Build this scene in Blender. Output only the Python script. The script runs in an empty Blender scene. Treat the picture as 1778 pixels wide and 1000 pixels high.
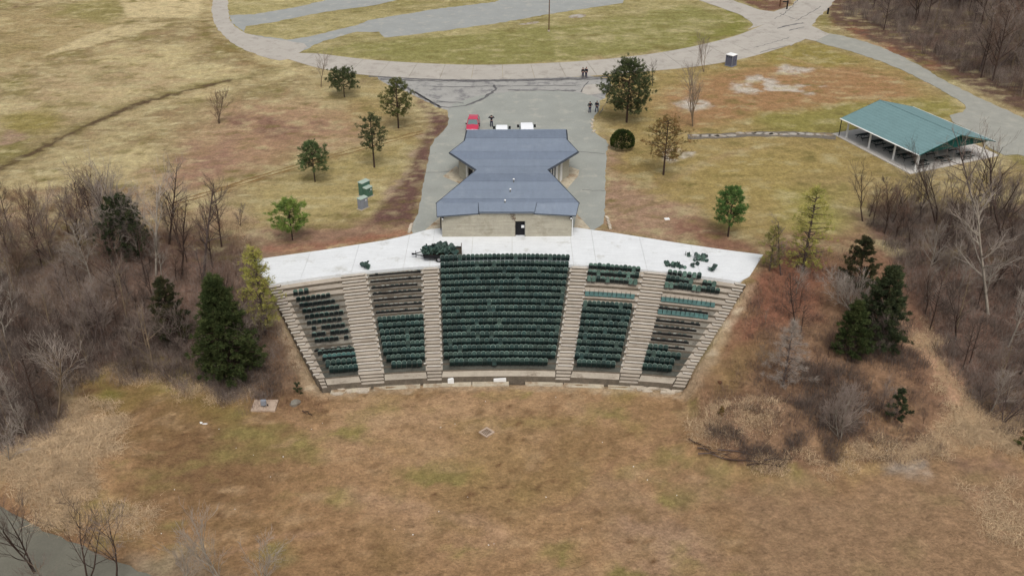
import bpy, bmesh, math, random
import numpy as np
from mathutils import Vector, Matrix

# ------------------------------------------------------------------ camera, world, sun, exposure
S = bpy.context.scene
C = S.collection
FPX, PITCH, CAMH = 1700.0, math.atan(1000 / 1700), 52.0
cd = bpy.data.cameras.new('camera'); cam = bpy.data.objects.new('camera', cd); C.objects.link(cam)
cam.location = (0, 0, CAMH); cam.rotation_euler = (math.pi / 2 - PITCH, 0, 0)
cd.sensor_width = 36; cd.lens = FPX / 1778 * 36; cd.clip_end = 4000
S.camera = cam
W = bpy.data.worlds.new('World'); S.world = W; W.use_nodes = True
wn, wl = W.node_tree.nodes, W.node_tree.links
SUN_EL, SUN_ROT = math.radians(60), math.radians(172)
sky = wn.new('ShaderNodeTexSky'); sky.sky_type = 'NISHITA'; sky.sun_disc = False
sky.sun_elevation = SUN_EL; sky.sun_rotation = SUN_ROT; sky.dust_density = 4; sky.air_density = 1.0
hs = wn.new('ShaderNodeHueSaturation'); hs.inputs['Saturation'].default_value = 0.28
wl.new(sky.outputs[0], hs.inputs['Color']); wl.new(hs.outputs[0], wn['Background'].inputs[0])
wn['Background'].inputs[1].default_value = 0.115
sd = bpy.data.lights.new('sun', 'SUN'); sd.energy = 1.5; sd.angle = math.radians(26); sd.color = (1.0, 0.965, 0.92)
sun = bpy.data.objects.new('sun', sd); C.objects.link(sun)
# sun_rotation is measured clockwise from +Y
sdir = Vector((math.sin(SUN_ROT) * math.cos(SUN_EL), math.cos(SUN_ROT) * math.cos(SUN_EL), math.sin(SUN_EL)))
sun.rotation_euler = sdir.to_track_quat('Z', 'Y').to_euler(); sun.location = (0, 0, 120)
S.view_settings.view_transform = 'Standard'; S.view_settings.look = 'None'
S.view_settings.gamma = 1; S.view_settings.use_curve_mapping = False
S.view_settings.exposure = 0.28
S.cycles.max_bounces = 5; S.cycles.diffuse_bounces = 3

# ------------------------------------------------------------------ helpers
PI = math.pi
def un(x, y, z=0.0):
    """the place at height z seen at this point of the survey photograph"""
    a = (x - 889) / FPX; b = -(y - 500) / FPX
    dx, dy, dz = a, math.cos(PITCH) + b * math.sin(PITCH), -math.sin(PITCH) + b * math.cos(PITCH)
    t = (z - CAMH) / dz
    return dx * t, dy * t
def sc_at(Y, z=0.0):
    return FPX / (Y * math.cos(PITCH) + (CAMH - z) * math.sin(PITCH))
def lin(c, k=1.4):
    o = []
    for v in c:
        v = v / 255.0
        o.append((v / 12.92 if v <= 0.04045 else ((v + 0.055) / 1.055) ** 2.4) / k)
    return tuple(o)

def arr_mesh(name, V, F):
    """V (n,3), F list/array of index tuples of equal or mixed length"""
    me = bpy.data.meshes.new(name)
    V = np.asarray(V, dtype=np.float32)
    if isinstance(F, np.ndarray):
        k = F.shape[1]; n = len(F)
        me.vertices.add(len(V)); me.vertices.foreach_set('co', V.ravel())
        me.loops.add(n * k); me.loops.foreach_set('vertex_index', F.astype(np.int32).ravel())
        me.polygons.add(n); me.polygons.foreach_set('loop_start', np.arange(0, n * k, k, dtype=np.int32))
        me.polygons.foreach_set('loop_total', np.full(n, k, dtype=np.int32))
        me.update(calc_edges=True); me.validate()
    else:
        me.from_pydata(V.tolist(), [], F); me.update()
    return me
def link(name, me, mat=None, parent=None, loc=None, rz=0.0):
    o = bpy.data.objects.new(name, me)
    C.objects.link(o)
    if mat is not None and len(me.materials) == 0: me.materials.append(mat)
    if parent is not None: o.parent = parent
    if loc is not None: o.location = loc
    if rz: o.rotation_euler[2] = rz
    return o
def empty(name, loc=(0, 0, 0), rz=0.0):
    o = bpy.data.objects.new(name, None); C.objects.link(o)
    o.location = loc; o.rotation_euler = (0, 0, rz); o.empty_display_size = 0.3
    return o
def tag(o, label=None, cat=None, group=None, kind=None):
    if label: o['label'] = label
    if cat: o['category'] = cat
    if group: o['group'] = group
    if kind: o['kind'] = kind
    return o
def copy_tree(o, parent=None):
    c = o.copy(); C.objects.link(c)
    if parent is not None: c.parent = parent
    for ch in list(o.children): copy_tree(ch, c)
    return c

def shade_sides(o, mat):
    """vertical faces of a cast step get a darker coat, riser shade put into colour"""
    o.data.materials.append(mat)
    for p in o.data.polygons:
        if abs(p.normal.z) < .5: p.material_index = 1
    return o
class MB:
    """collects simple solids, then links them as one mesh object"""
    def __init__(s): s.V = []; s.F = []
    def add(s, V, F):
        n = len(s.V); s.V += [tuple(v) for v in V]; s.F += [tuple(i + n for i in f) for f in F]; return s
    def box(s, x0, x1, y0, y1, z0, z1, m=None):
        V = [(x, y, z) for z in (z0, z1) for (x, y) in ((x0, y0), (x1, y0), (x1, y1), (x0, y1))]
        if m is not None: V = [tuple(m @ Vector(v)) for v in V]
        return s.add(V, [(3, 2, 1, 0), (4, 5, 6, 7), (0, 1, 5, 4), (1, 2, 6, 5), (2, 3, 7, 6), (3, 0, 4, 7)])
    def prism(s, P, z0, z1):
        """P polygon [(x,y)], z1 number or list of heights"""
        n = len(P)
        a = sum(P[i][0] * P[(i + 1) % n][1] - P[(i + 1) % n][0] * P[i][1] for i in range(n))
        zt = list(z1) if hasattr(z1, '__len__') else [z1] * n
        zb = list(z0) if hasattr(z0, '__len__') else [z0] * n
        if a < 0: P = P[::-1]; zt = zt[::-1]; zb = zb[::-1]
        V = [(p[0], p[1], z) for p, z in zip(P, zb)] + [(p[0], p[1], z) for p, z in zip(P, zt)]
        F = [tuple(range(n))[::-1], tuple(range(n, 2 * n))] + [(i, (i + 1) % n, n + (i + 1) % n, n + i) for i in range(n)]
        return s.add(V, F)
    def tube(s, pts, rad, n=6, cap=True):
        V, F = tube(pts, rad, n, cap); return s.add(V, F)
    def ell(s, c, r, nu=8, nv=5):
        V = []; F = []
        for j in range(1, nv):
            t = PI * j / nv
            for i in range(nu):
                a = 2 * PI * i / nu
                V.append((c[0] + r[0] * math.sin(t) * math.cos(a), c[1] + r[1] * math.sin(t) * math.sin(a), c[2] + r[2] * math.cos(t)))
        top = len(V); V.append((c[0], c[1], c[2] + r[2])); V.append((c[0], c[1], c[2] - r[2]))
        for j in range(nv - 2):
            for i in range(nu):
                k = (i + 1) % nu
                F.append((j * nu + i, (j + 1) * nu + i, (j + 1) * nu + k, j * nu + k))
        for i in range(nu):
            k = (i + 1) % nu
            F.append((top, i, k)); F.append((top + 1, (nv - 2) * nu + k, (nv - 2) * nu + i))
        return s.add(V, F)
    def mesh(s, name):
        me = bpy.data.meshes.new(name); me.from_pydata(s.V, [], s.F); me.update(); return me
    def build(s, name, mat, parent=None, loc=None, rz=0.0, smooth=False, bevel=0.0):
        me = s.mesh(name)
        if smooth:
            for p in me.polygons: p.use_smooth = True
        o = link(name, me, mat, parent, loc, rz)
        if bevel:
            b = o.modifiers.new('bevel', 'BEVEL'); b.width = bevel; b.segments = 2
        return o
def tube(pts, rad, n=6, cap=True):
    V = []; F = []
    prev = None
    for i, p in enumerate(pts):
        p = Vector(p)
        d = (Vector(pts[min(i + 1, len(pts) - 1)]) - Vector(pts[max(i - 1, 0)]))
        d = d.normalized() if d.length > 1e-9 else Vector((0, 0, 1))
        ref = Vector((0, 0, 1)) if abs(d.z) < 0.9 else Vector((1, 0, 0))
        u = d.cross(ref).normalized(); v = d.cross(u)
        r = rad[i] if hasattr(rad, '__len__') else rad
        for k in range(n):
            a = 2 * PI * k / n
            V.append(tuple(p + (u * math.cos(a) + v * math.sin(a)) * r))
    for i in range(len(pts) - 1):
        for k in range(n):
            F.append((i * n + k, i * n + (k + 1) % n, (i + 1) * n + (k + 1) % n, (i + 1) * n + k))
    if cap:
        F.append(tuple(range(n))[::-1]); F.append(tuple(range(len(V) - n, len(V))))
    return V, F

# value noise in numpy, world coordinates
class Noise:
    def __init__(s, seed):
        s.T = np.random.RandomState(seed).rand(256, 256).astype(np.float64)
    def n(s, x, y):
        xi = np.floor(x).astype(int); yi = np.floor(y).astype(int)
        fx = x - xi; fy = y - yi
        fx = fx * fx * (3 - 2 * fx); fy = fy * fy * (3 - 2 * fy)
        a = s.T[xi % 256, yi % 256]; b = s.T[(xi + 1) % 256, yi % 256]
        c = s.T[xi % 256, (yi + 1) % 256]; d = s.T[(xi + 1) % 256, (yi + 1) % 256]
        return (a * (1 - fx) + b * fx) * (1 - fy) + (c * (1 - fx) + d * fx) * fy
    def fbm(s, x, y, o=4):
        r = 0; a = 0.5; t = 0
        for i in range(o):
            r = r + a * s.n(x * 2 ** i + 17.3 * i, y * 2 ** i + 9.1 * i); t += a; a *= 0.5
        return r / t
NZ = Noise(5); NY = Noise(11)

# ------------------------------------------------------------------ materials
def nmat(name, base, rough=0.9, var=0.25, scale=1.5, fine=12.0, bump=0.0, attr=None, tint=None, spec=0.2, metal=0.0, streak=None, dirt=None, objvar=0.0, grain=False):
    m = bpy.data.materials.new(name); m.use_nodes = True
    n, l = m.node_tree.nodes, m.node_tree.links
    b = n['Principled BSDF']; b.inputs['Roughness'].default_value = rough
    b.inputs['Specular IOR Level'].default_value = spec; b.inputs['Metallic'].default_value = metal
    tc = n.new('ShaderNodeTexCoord'); geo = n.new('ShaderNodeNewGeometry')
    pos = geo.outputs['Position']
    if attr:
        at = n.new('ShaderNodeAttribute'); at.attribute_name = attr; col = at.outputs['Color']
    else:
        rgb = n.new('ShaderNodeRGB'); rgb.outputs[0].default_value = (*base, 1); col = rgb.outputs[0]
    def noise(sc_, det=4, vec=None, rgh=0.6):
        t = n.new('ShaderNodeTexNoise'); t.inputs['Scale'].default_value = sc_; t.inputs['Detail'].default_value = det
        t.inputs['Roughness'].default_value = rgh
        l.new(vec or pos, t.inputs['Vector']); return t
    def mulby(col, fac, lo, hi):
        mr = n.new('ShaderNodeMapRange'); mr.inputs['From Min'].default_value = 0.3; mr.inputs['From Max'].default_value = 0.7
        mr.inputs['To Min'].default_value = lo; mr.inputs['To Max'].default_value = hi
        l.new(fac, mr.inputs['Value'])
        mx = n.new('ShaderNodeVectorMath'); mx.operation = 'SCALE'
        l.new(col, mx.inputs[0]); l.new(mr.outputs[0], mx.inputs['Scale']); return mx.outputs[0]
    if tint is not None:
        t = noise(scale * 0.7, 5)
        mx = n.new('ShaderNodeMix'); mx.data_type = 'RGBA'
        mr = n.new('ShaderNodeMapRange'); mr.inputs['From Min'].default_value = 0.42; mr.inputs['From Max'].default_value = 0.62
        l.new(t.outputs[0], mr.inputs['Value']); l.new(mr.outputs[0], mx.inputs['Factor'])
        l.new(col, mx.inputs['A']); mx.inputs['B'].default_value = (*tint, 1); col = mx.outputs['Result']
    if grain:
        g1 = noise(1.7, 12, rgh=0.82); col = mulby(col, g1.outputs[0], 0.66, 1.42)
        mpg = n.new('ShaderNodeMapping'); mpg.inputs['Scale'].default_value = (1.0, 2.1, 1.0); mpg.inputs['Rotation'].default_value = (0, 0, .15); l.new(pos, mpg.inputs['Vector'])
        g2 = noise(0.9, 12, mpg.outputs[0], 0.78)
        mrg = n.new('ShaderNodeMapRange'); mrg.inputs['From Min'].default_value = 0.575; mrg.inputs['From Max'].default_value = 0.66
        mrg.inputs['To Min'].default_value = 1.0; mrg.inputs['To Max'].default_value = 0.62; l.new(g2.outputs[0], mrg.inputs['Value'])
        sg = n.new('ShaderNodeVectorMath'); sg.operation = 'SCALE'; l.new(col, sg.inputs[0]); l.new(mrg.outputs[0], sg.inputs['Scale']); col = sg.outputs[0]
        g3 = noise(2.6, 8, mpg.outputs[0], 0.8)
        mr3 = n.new('ShaderNodeMapRange'); mr3.inputs['From Min'].default_value = 0.60; mr3.inputs['From Max'].default_value = 0.70
        mr3.inputs['To Max'].default_value = 0.35; l.new(g3.outputs[0], mr3.inputs['Value'])
        m3 = n.new('ShaderNodeMix'); m3.data_type = 'RGBA'; l.new(mr3.outputs[0], m3.inputs['Factor']); l.new(col, m3.inputs['A']); m3.inputs['B'].default_value = (*lin((206, 182, 146), 1.2), 1); col = m3.outputs['Result']
    t1 = noise(scale, 5); col = mulby(col, t1.outputs[0], 1 - var, 1 + var)
    t2 = noise(fine, 3); col = mulby(col, t2.outputs[0], 1 - var * 0.8, 1 + var * 0.8)
    if objvar:
        oi = n.new('ShaderNodeObjectInfo'); mr = n.new('ShaderNodeMapRange')
        mr.inputs['To Min'].default_value = 1 - objvar; mr.inputs['To Max'].default_value = 1 + objvar
        l.new(oi.outputs['Random'], mr.inputs['Value'])
        mx = n.new('ShaderNodeVectorMath'); mx.operation = 'SCALE'
        l.new(col, mx.inputs[0]); l.new(mr.outputs[0], mx.inputs['Scale']); col = mx.outputs[0]
    if streak:
        mp = n.new('ShaderNodeMapping'); mp.inputs['Scale'].default_value = streak; l.new(pos, mp.inputs['Vector'])
        t3 = noise(1.0, 4, mp.outputs[0]); col = mulby(col, t3.outputs[0], 1 - var, 1 + var)
    if dirt is not None:
        t4 = noise(0.45, 6, rgh=0.7)
        mr = n.new('ShaderNodeMapRange'); mr.inputs['From Min'].default_value = dirt[1]; mr.inputs['From Max'].default_value = dirt[1] + 0.12
        mr.inputs['To Max'].default_value = dirt[2]
        l.new(t4.outputs[0], mr.inputs['Value'])
        mx = n.new('ShaderNodeMix'); mx.data_type = 'RGBA'; l.new(mr.outputs[0], mx.inputs['Factor'])
        l.new(col, mx.inputs['A']); mx.inputs['B'].default_value = (*dirt[0], 1); col = mx.outputs['Result']
    l.new(col, b.inputs['Base Color'])
    if bump:
        bp = n.new('ShaderNodeBump'); bp.inputs['Strength'].default_value = 1.0; bp.inputs['Distance'].default_value = bump
        t5 = noise(fine * 0.6, 6, rgh=0.7)
        l.new(t5.outputs[0], bp.inputs['Height']); l.new(bp.outputs[0], b.inputs['Normal'])
    return m

M = {}
M['ground'] = nmat('ground_cover', (0, 0, 0), 1.0, 0.20, 0.8, 4.0, bump=0.3, attr='Col', spec=0.05, grain=True)
M['concrete_new'] = nmat('pale_concrete', lin((238, 240, 240)), 0.8, 0.05, 0.5, 6, dirt=(lin((196, 194, 184)), 0.57, 0.6), streak=(0.4, 3, 1))
M['concrete'] = nmat('weathered_concrete', lin((190, 178, 160)), 0.9, 0.12, 1.3, 9, dirt=(lin((130, 115, 98)), 0.54, 0.75), objvar=0.10)
M['concrete_step'] = nmat('worn_step_concrete', lin((186, 174, 158)), 0.9, 0.12, 1.0, 9, dirt=(lin((140, 124, 105)), 0.56, 0.7), objvar=0.09)
M['nosing'] = nmat('pale_step_edge', lin((216, 209, 198)), 0.85, 0.12, 2.0, 9)
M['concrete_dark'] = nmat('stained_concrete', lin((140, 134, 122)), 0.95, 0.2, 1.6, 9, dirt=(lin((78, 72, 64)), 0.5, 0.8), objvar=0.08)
M['concrete_shaded'] = nmat('shaded_concrete', lin((92, 92, 84)), 0.95, 0.2, 1.6, 9, dirt=(lin((70, 68, 60)), 0.5, 0.8), objvar=0.08)  # treads under the seats: shade between the rows put into the colour
M['slab'] = nmat('pale_slab', lin((214, 208, 200)), 0.9, 0.07, 1.0, 7, dirt=(lin((176, 170, 160)), .55, .6))
M['riser'] = nmat('shaded_riser_concrete', lin((118, 108, 95)), 0.95, 0.25, 1.8, 9)  # darker colour carries the shade on the upright step faces
M['footing'] = nmat('footing_concrete', lin((200, 188, 165)), 0.95, 0.16, 1.0, 7, dirt=(lin((150, 122, 92)), 0.50, 0.85))
M['wall'] = nmat('concrete_wall', lin((190, 184, 166)), 0.92, 0.10, 1.2, 7, streak=(0.3, 0.3, 5), dirt=(lin((150, 142, 120)), 0.55, 0.6))
M['road'] = nmat('road_concrete', lin((192, 185, 174)), 0.92, 0.06, 0.35, 5, dirt=(lin((160, 152, 142)), 0.52, 0.6), objvar=0.025)
M['lot'] = nmat('lot_asphalt', lin((165, 167, 159)), 0.93, 0.08, 0.25, 6, dirt=(lin((186, 184, 172)), 0.53, 0.7))
M['gravel'] = nmat('gravel', lin((166, 165, 155)), 0.95, 0.08, 0.6, 7, dirt=(lin((186, 182, 168)), 0.52, 0.5), bump=0.02)
M['lowroad'] = nmat('low_road_asphalt', lin((122, 119, 106)), 0.95, 0.09, 0.5, 7, bump=0.02)
M['bay'] = nmat('bay_asphalt', lin((166, 168, 164)), 0.93, 0.07, 0.3, 5, dirt=(lin((192, 188, 176)), 0.53, 0.6))
M['patch'] = nmat('wet_gravel_patch', lin((188, 182, 172)), 0.9, 0.14, 0.9, 5, dirt=(lin((150, 128, 98)), 0.47, 0.9))
M['roofm'] = nmat('roofing_membrane', lin((134, 145, 160)), 0.7, 0.045, 0.5, 3.0, streak=(2.5, 0.4, 1), objvar=0.05, dirt=(lin((152, 162, 174)), 0.55, 0.5))
M['roofm2'] = nmat('roofing_membrane_darker', lin((126, 137, 153)), 0.7, 0.05, 0.5, 3.0, streak=(2.5, 0.4, 1), objvar=0.05, dirt=(lin((148, 158, 170)), 0.58, 0.6))
M['fascia'] = nmat('dark_fascia', lin((70, 76, 84)), 0.7, 0.1)
M['teal_roof'] = nmat('teal_shingle', lin((124, 154, 155)), 0.85, 0.06, 0.8, 10, streak=(5, 5, 1), objvar=0.02, spec=.1)
M['dark_teal'] = nmat('dark_green_cladding', lin((28, 82, 76)), 0.8, 0.1)
M['white'] = nmat('white_paint', (0.72, 0.72, 0.70), 0.6, 0.04)
M['offwhite'] = nmat('chalky_white', (0.62, 0.60, 0.56), 0.8, 0.1)
M['black'] = nmat('black_plastic', (0.012, 0.012, 0.014), 0.6, 0.1)
M['seat'] = nmat('green_plastic', lin((42, 66, 62)), 0.6, 0.25, 1.2, 6, spec=0.4, objvar=0.3, tint=lin((66, 84, 74)))
M['seat_pale'] = nmat('bleached_green_plastic', lin((92, 116, 104)), 0.7, 0.25, 2.0, 8, objvar=0.25)
M['seat_grey'] = nmat('grey_green_plastic', lin((84, 92, 86)), 0.8, 0.3, 2.0, 8, objvar=0.3)
M['seat_teal'] = nmat('teal_plastic', lin((74, 108, 104)), 0.6, 0.2, 2.0, 8, objvar=0.15)
M['standard'] = nmat('dark_iron', lin((40, 46, 46)), 0.7, 0.2)
M['beam'] = nmat('shadow_black_beam', lin((26, 24, 24)), 0.8, 0.2)
M['tab'] = nmat('corroded_tab', lin((160, 160, 150)), 0.8, 0.3, 3, 9)
M['bark'] = nmat('grey_brown_bark', lin((98, 84, 78), 1.3), 0.95, 0.2, 2, 9, objvar=0.18)
M['bark_dark'] = nmat('dark_bark', lin((78, 62, 54), 1.3), 0.95, 0.2, 2, 9, objvar=0.1)
M['bark_pale'] = nmat('pale_bark', lin((160, 150, 136), 1.3), 0.95, 0.2, 2, 9, objvar=0.1)
M['bark_tan'] = nmat('tan_bark', lin((140, 122, 100), 1.3), 0.95, 0.2, 2, 9, objvar=0.1)
M['twig'] = nmat('twig', lin((138, 124, 114), 1.15), 0.95, 0.15, 2, 9, objvar=0.2)
M['twig_red'] = nmat('reddish_twig', lin((124, 100, 86), 1.2), 0.95, 0.15, 2, 9, objvar=0.15)
M['twig_dark'] = nmat('dark_twig', lin((96, 84, 76), 1.2), 0.95, 0.15, 2, 9, objvar=0.2)
M['twig_pale'] = nmat('pale_twig', lin((168, 156, 144), 1.2), 0.95, 0.15, 2, 9, objvar=0.1)
M['cloth_dark'] = nmat('dark_cloth', lin((34, 34, 46)), 0.9, 0.1)
M['cloth_navy'] = nmat('navy_cloth', lin((38, 42, 78)), 0.9, 0.1)
M['skin'] = nmat('skin', (0.42, 0.25, 0.18), 0.6, 0.03)
M['hair'] = nmat('dark_hair', (0.02, 0.015, 0.012), 0.8, 0.05)
M['red_paint'] = nmat('red_car_paint', (0.45, 0.03, 0.07), 0.25, 0.02, spec=0.6)
M['car_white'] = nmat('white_car_paint', (0.80, 0.81, 0.82), 0.3, 0.02, spec=0.6)
M['glass'] = nmat('car_glass', (0.10, 0.15, 0.15), 0.12, 0.05, spec=0.8)
M['tyre'] = nmat('tyre_rubber', (0.02, 0.02, 0.02), 0.9, 0.1)
M['rim'] = nmat('wheel_rim', (0.4, 0.4, 0.42), 0.35, 0.03, metal=0.7)
M['lamp'] = nmat('lamp_lens', (0.6, 0.6, 0.62), 0.2, 0.02, spec=0.8)
M['box_green'] = nmat('green_cabinet_paint', lin((84, 120, 102)), 0.6, 0.1, 1.5, 6)
M['box_grey'] = nmat('grey_cabinet_paint', lin((150, 154, 162)), 0.6, 0.08, 1.5, 6)
M['toilet_blue'] = nmat('blue_grey_plastic', lin((106, 108, 124)), 0.6, 0.08, 2, 8)
M['wood'] = nmat('weathered_wood', lin((92, 82, 70)), 0.9, 0.2)
M['steel'] = nmat('galvanised_steel', lin((150, 150, 146)), 0.5, 0.08, metal=0.3)
M['table_dark'] = nmat('dark_green_table', lin((24, 42, 42)), 0.7, 0.15)
M['plate'] = nmat('pinkish_concrete', lin((196, 174, 154)), 0.9, 0.05)
M['rust'] = nmat('rusty_iron', lin((104, 72, 52)), 0.9, 0.2)
M['stone'] = nmat('pale_stone', lin((206, 192, 172)), 0.9, 0.15, 2, 8, objvar=0.12)
M['crack'] = nmat('old_patched_asphalt', lin((174, 172, 166)), 0.93, 0.09, 0.35, 5, dirt=(lin((128, 126, 126)), 0.50, 0.85))
M['tar'] = nmat('tar_sealed_crack', lin((110, 108, 108)), 0.9, 0.25, 1.5, 6)
M['drygrass'] = nmat('dry_grass_blades', lin((198, 172, 138), 1.08), 1.0, 0.2, 0.6, 5)
M['brushtan'] = nmat('tan_weed_stalks', lin((158, 124, 96)), 1.0, 0.25, 0.5, 5)
# leaf clusters
def leafm(name, a, b): return nmat(name, lin(a, .95), 0.85, 0.32, 1.4, 5, tint=lin(b, .95), spec=0.15)

# ------------------------------------------------------------------ terrain height
Tpx = [(-500, 480), (-200, 470), (0, 455), (150, 440), (300, 440), (430, 452), (497, 486), (870, 457), (1300, 485), (1345, 445), (1480, 445), (1600, 452), (1778, 440), (2100, 440), (2500, 440)]
Bpx = [(-600, 850), (-200, 850), (0, 790), (110, 700), (230, 650), (340, 662), (450, 692), (572, 684), (870, 668), (1182, 683), (1230, 770), (1400, 822), (1600, 790), (1778, 745), (2100, 700), (2500, 680)]
Tw = np.array([un(*p) for p in Tpx]); Bw = np.array([un(p[0], p[1], -5.0) for p in Bpx])
Tw = Tw[np.argsort(Tw[:, 0])]; Bw = Bw[np.argsort(Bw[:, 0])]
FIELD = -4.95
# the stands: rows are arcs, aisles are straight lines
NROW = 16
def row_par(k):
    """front edge of tread k: centre Y, sag, x0, height"""
    t = k / NROW
    yc = 93.6 - 14.15 * t
    rise = [0.300 - 0.105 * (i / NROW) for i in range(NROW)]
    z = -sum(rise[:int(k)]) if k <= NROW else None
    return yc, 0.0069 - 0.0022 * t, 0.2 - 0.7 * t, z
ZR = [row_par(k)[3] for k in range(NROW + 1)]
def Yf(k, x):
    yc, s, x0, _ = row_par(k) if k <= NROW else (row_par(NROW)[0] - (k - NROW), 0.0047, -0.5, None)
    return yc - s * (x - x0) ** 2
# aisle lines (x at top Y, x at bottom Y)
LINES = [((-25.9, 89.5), (-19.1, 77.9)), ((-23.9, 88.9), (-18.0, 77.45)), ((-18.5, 91.4), (-14.85, 77.74)), ((-15.8, 92.3), (-12.6, 78.96)),
         ((-9.8, 93.36), (-8.5, 79.1)), ((-8.0, 93.75), (-6.9, 79.97)), ((6.48, 94.0), (4.4, 80.1)), ((8.44, 93.6), (6.13, 80.1)),
         ((14.25, 92.7), (10.77, 79.46)), ((16.8, 91.6), (12.6, 78.27)), ((23.9, 90.7), (15.8, 77.74)), ((25.3, 90.46), (16.7, 76.73))]
def line_x(j, y):
    (xa, ya), (xb, yb) = LINES[j]; return xb + (y - yb) * (xa - xb) / (ya - yb)
def cross(j, k):
    x = LINES[j][0][0]; y = 0
    for _ in range(12):
        y = Yf(k, x); x = line_x(j, y)
    return x, y
_xs = np.linspace(cross(0, 0)[0], cross(11, 0)[0], 13); _xb = np.linspace(cross(11, NROW + 1.0)[0], cross(0, NROW + 1.0)[0], 9)
stand_poly = np.array([(x, float(Yf(0, x))) for x in _xs] + [(x, float(Yf(NROW + 1.0, x))) for x in _xb])
def sdist(X, Y, P):
    """signed distance to polygon, negative inside"""
    P = np.asarray(P, float); n = len(P)
    d = np.full(X.shape, 1e9); ins = np.zeros(X.shape, bool)
    for i in range(n):
        ax, ay = P[i]; bx, by = P[(i + 1) % n]
        ex, ey = bx - ax, by - ay; L = ex * ex + ey * ey + 1e-12
        t = np.clip(((X - ax) * ex + (Y - ay) * ey) / L, 0, 1)
        d = np.minimum(d, (X - ax - t * ex) ** 2 + (Y - ay - t * ey) ** 2)
        c = ((ay > Y) != (by > Y))
        with np.errstate(divide='ignore', invalid='ignore'):
            xi = (bx - ax) * (Y - ay) / ((by - ay) if abs(by - ay) > 1e-12 else 1e-12) + ax
        ins ^= (c & (X < xi))
    d = np.sqrt(d); return np.where(ins, -d, d)
def sstep(t): t = np.clip(t, 0, 1); return t * t * (3 - 2 * t)
ROADPX = [(-200, 800), (-60, 850), (0, 882), (70, 918), (150, 952), (230, 985), (320, 1030), (440, 1120), (60, 1120), (10, 1040), (-60, 960), (-200, 900)]
ROADP = [un(p[0], p[1], FIELD) for p in ROADPX]
mound = un(1335, 745, -3.5); mound2 = un(90, 820, -5)
def height(X, Y):
    X = np.asarray(X, float); Y = np.asarray(Y, float)
    yt = np.interp(X, Tw[:, 0], Tw[:, 1]); yb = np.interp(X, Bw[:, 0], Bw[:, 1])
    t = (yt - Y) / np.maximum(yt - yb, 1.0)
    tt = np.clip(t, 0, 1)
    z = FIELD * (tt + 0.30 * tt * (1 - tt))
    z = z + 2.3 * np.exp(-((((X - mound[0]) / 7.0) ** 2 + ((Y - mound[1]) / 3.6) ** 2) ** 1.6))
    z = z + 1.4 * np.exp(-((((X - mound2[0]) / 6.0) ** 2 + ((Y - mound2[1]) / 4.6) ** 2) ** 1.4))
    rough = np.clip((np.abs(X + 1) - 25) / 8, 0, 1) * sstep(t * 4 + .3) * np.clip((Y - 55) / 15, 0, 1)
    z = z + (NZ.fbm(X * 0.25, Y * 0.25, 3) - 0.5) * 1.1 * rough
    z = z + (NZ.fbm(X * 0.9, Y * 0.9, 2) - 0.5) * 0.12 * (t > 0.0)
    sdr = sdist(X, Y, ROADP)
    z = np.where(sdr < 1.2, z * np.clip(sdr / 1.2, 0, 1) + (FIELD - .06) * (1 - np.clip(sdr / 1.2, 0, 1)), z)
    sdm = sdist(X, Y, stand_poly)
    z = np.where(sdm < 0.25, z - 0.9 * sstep((0.25 - sdm) / 0.6), z)
    return z
def H1(x, y): return float(height(np.array([x]), np.array([y]))[0])
def gp(px, py):
    """place on the terrain seen at this point of the photograph (ray marched)"""
    z = 0.0
    x, y = un(px, py, 0.0)
    for _ in range(40):
        h = H1(x, y); z = z * 0.5 + h * 0.5; x, y = un(px, py, z)
    return x, y, H1(x, y)

# ------------------------------------------------------------------ ground colour
def axis(lo, hi, step, far):
    a = list(np.arange(lo, hi + 1e-6, step)); s = step
    l = []; v = lo
    while v > -far: s *= 1.35; v -= s; l.append(v)
    r = []; v = hi; s = step
    while v < far: s *= 1.35; v += s; r.append(v)
    return np.array(l[::-1] + a + r)
gx = axis(-112, 112, 0.42, 1500); gy = axis(44, 232, 0.42, 1500)
GX, GY = np.meshgrid(gx, gy); shp = GX.shape
X = GX.ravel(); Y = GY.ravel()
Z = height(X, Y)
col = np.zeros((len(X), 3))
wx = X + (NZ.fbm(X * 0.35, Y * 0.35, 4) - 0.5) * 5.0; wy = Y + (NY.fbm(X * 0.35, Y * 0.35, 4) - 0.5) * 5.0
wx2 = X + (NZ.fbm(X * 1.1, Y * 1.1, 3) - 0.5) * 1.6; wy2 = Y + (NY.fbm(X * 1.1, Y * 1.1, 3) - 0.5) * 1.6
F1 = NZ.fbm(X * 0.10, Y * 0.10, 4); F2 = NY.fbm(X * 0.45, Y * 0.45, 4); F3 = NY.fbm(X * 0.6 + 40, Y * 1.5 + 9, 3)
GK = 1.13
def glin(c):
    v = np.array(lin(c, GK)); l = v @ np.array([.3, .55, .15]); return v * .90 + l * .10
def mixc(c, w):
    global col
    w = np.clip(w, 0, 1)[:, None]; col = col * (1 - w) + glin(c) * w
def paint(poly, c, feather=1.5, amt=1.0, z=0.0, brk=0.0, fine=False, sharp=False):
    P = [un(p[0], p[1], z) for p in poly]
    a, b = (wx2, wy2) if fine else (wx, wy)
    if sharp: a, b = X + (wx2 - X) * .5, Y + (wy2 - Y) * .5
    d = sdist(a, b, P)
    w = sstep(0.5 - d / (2 * feather))
    if brk: w = w * np.clip((F2 - 0.5) * brk * 4 + 0.6, 0, 1)
    mixc(c, w * amt)
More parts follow.
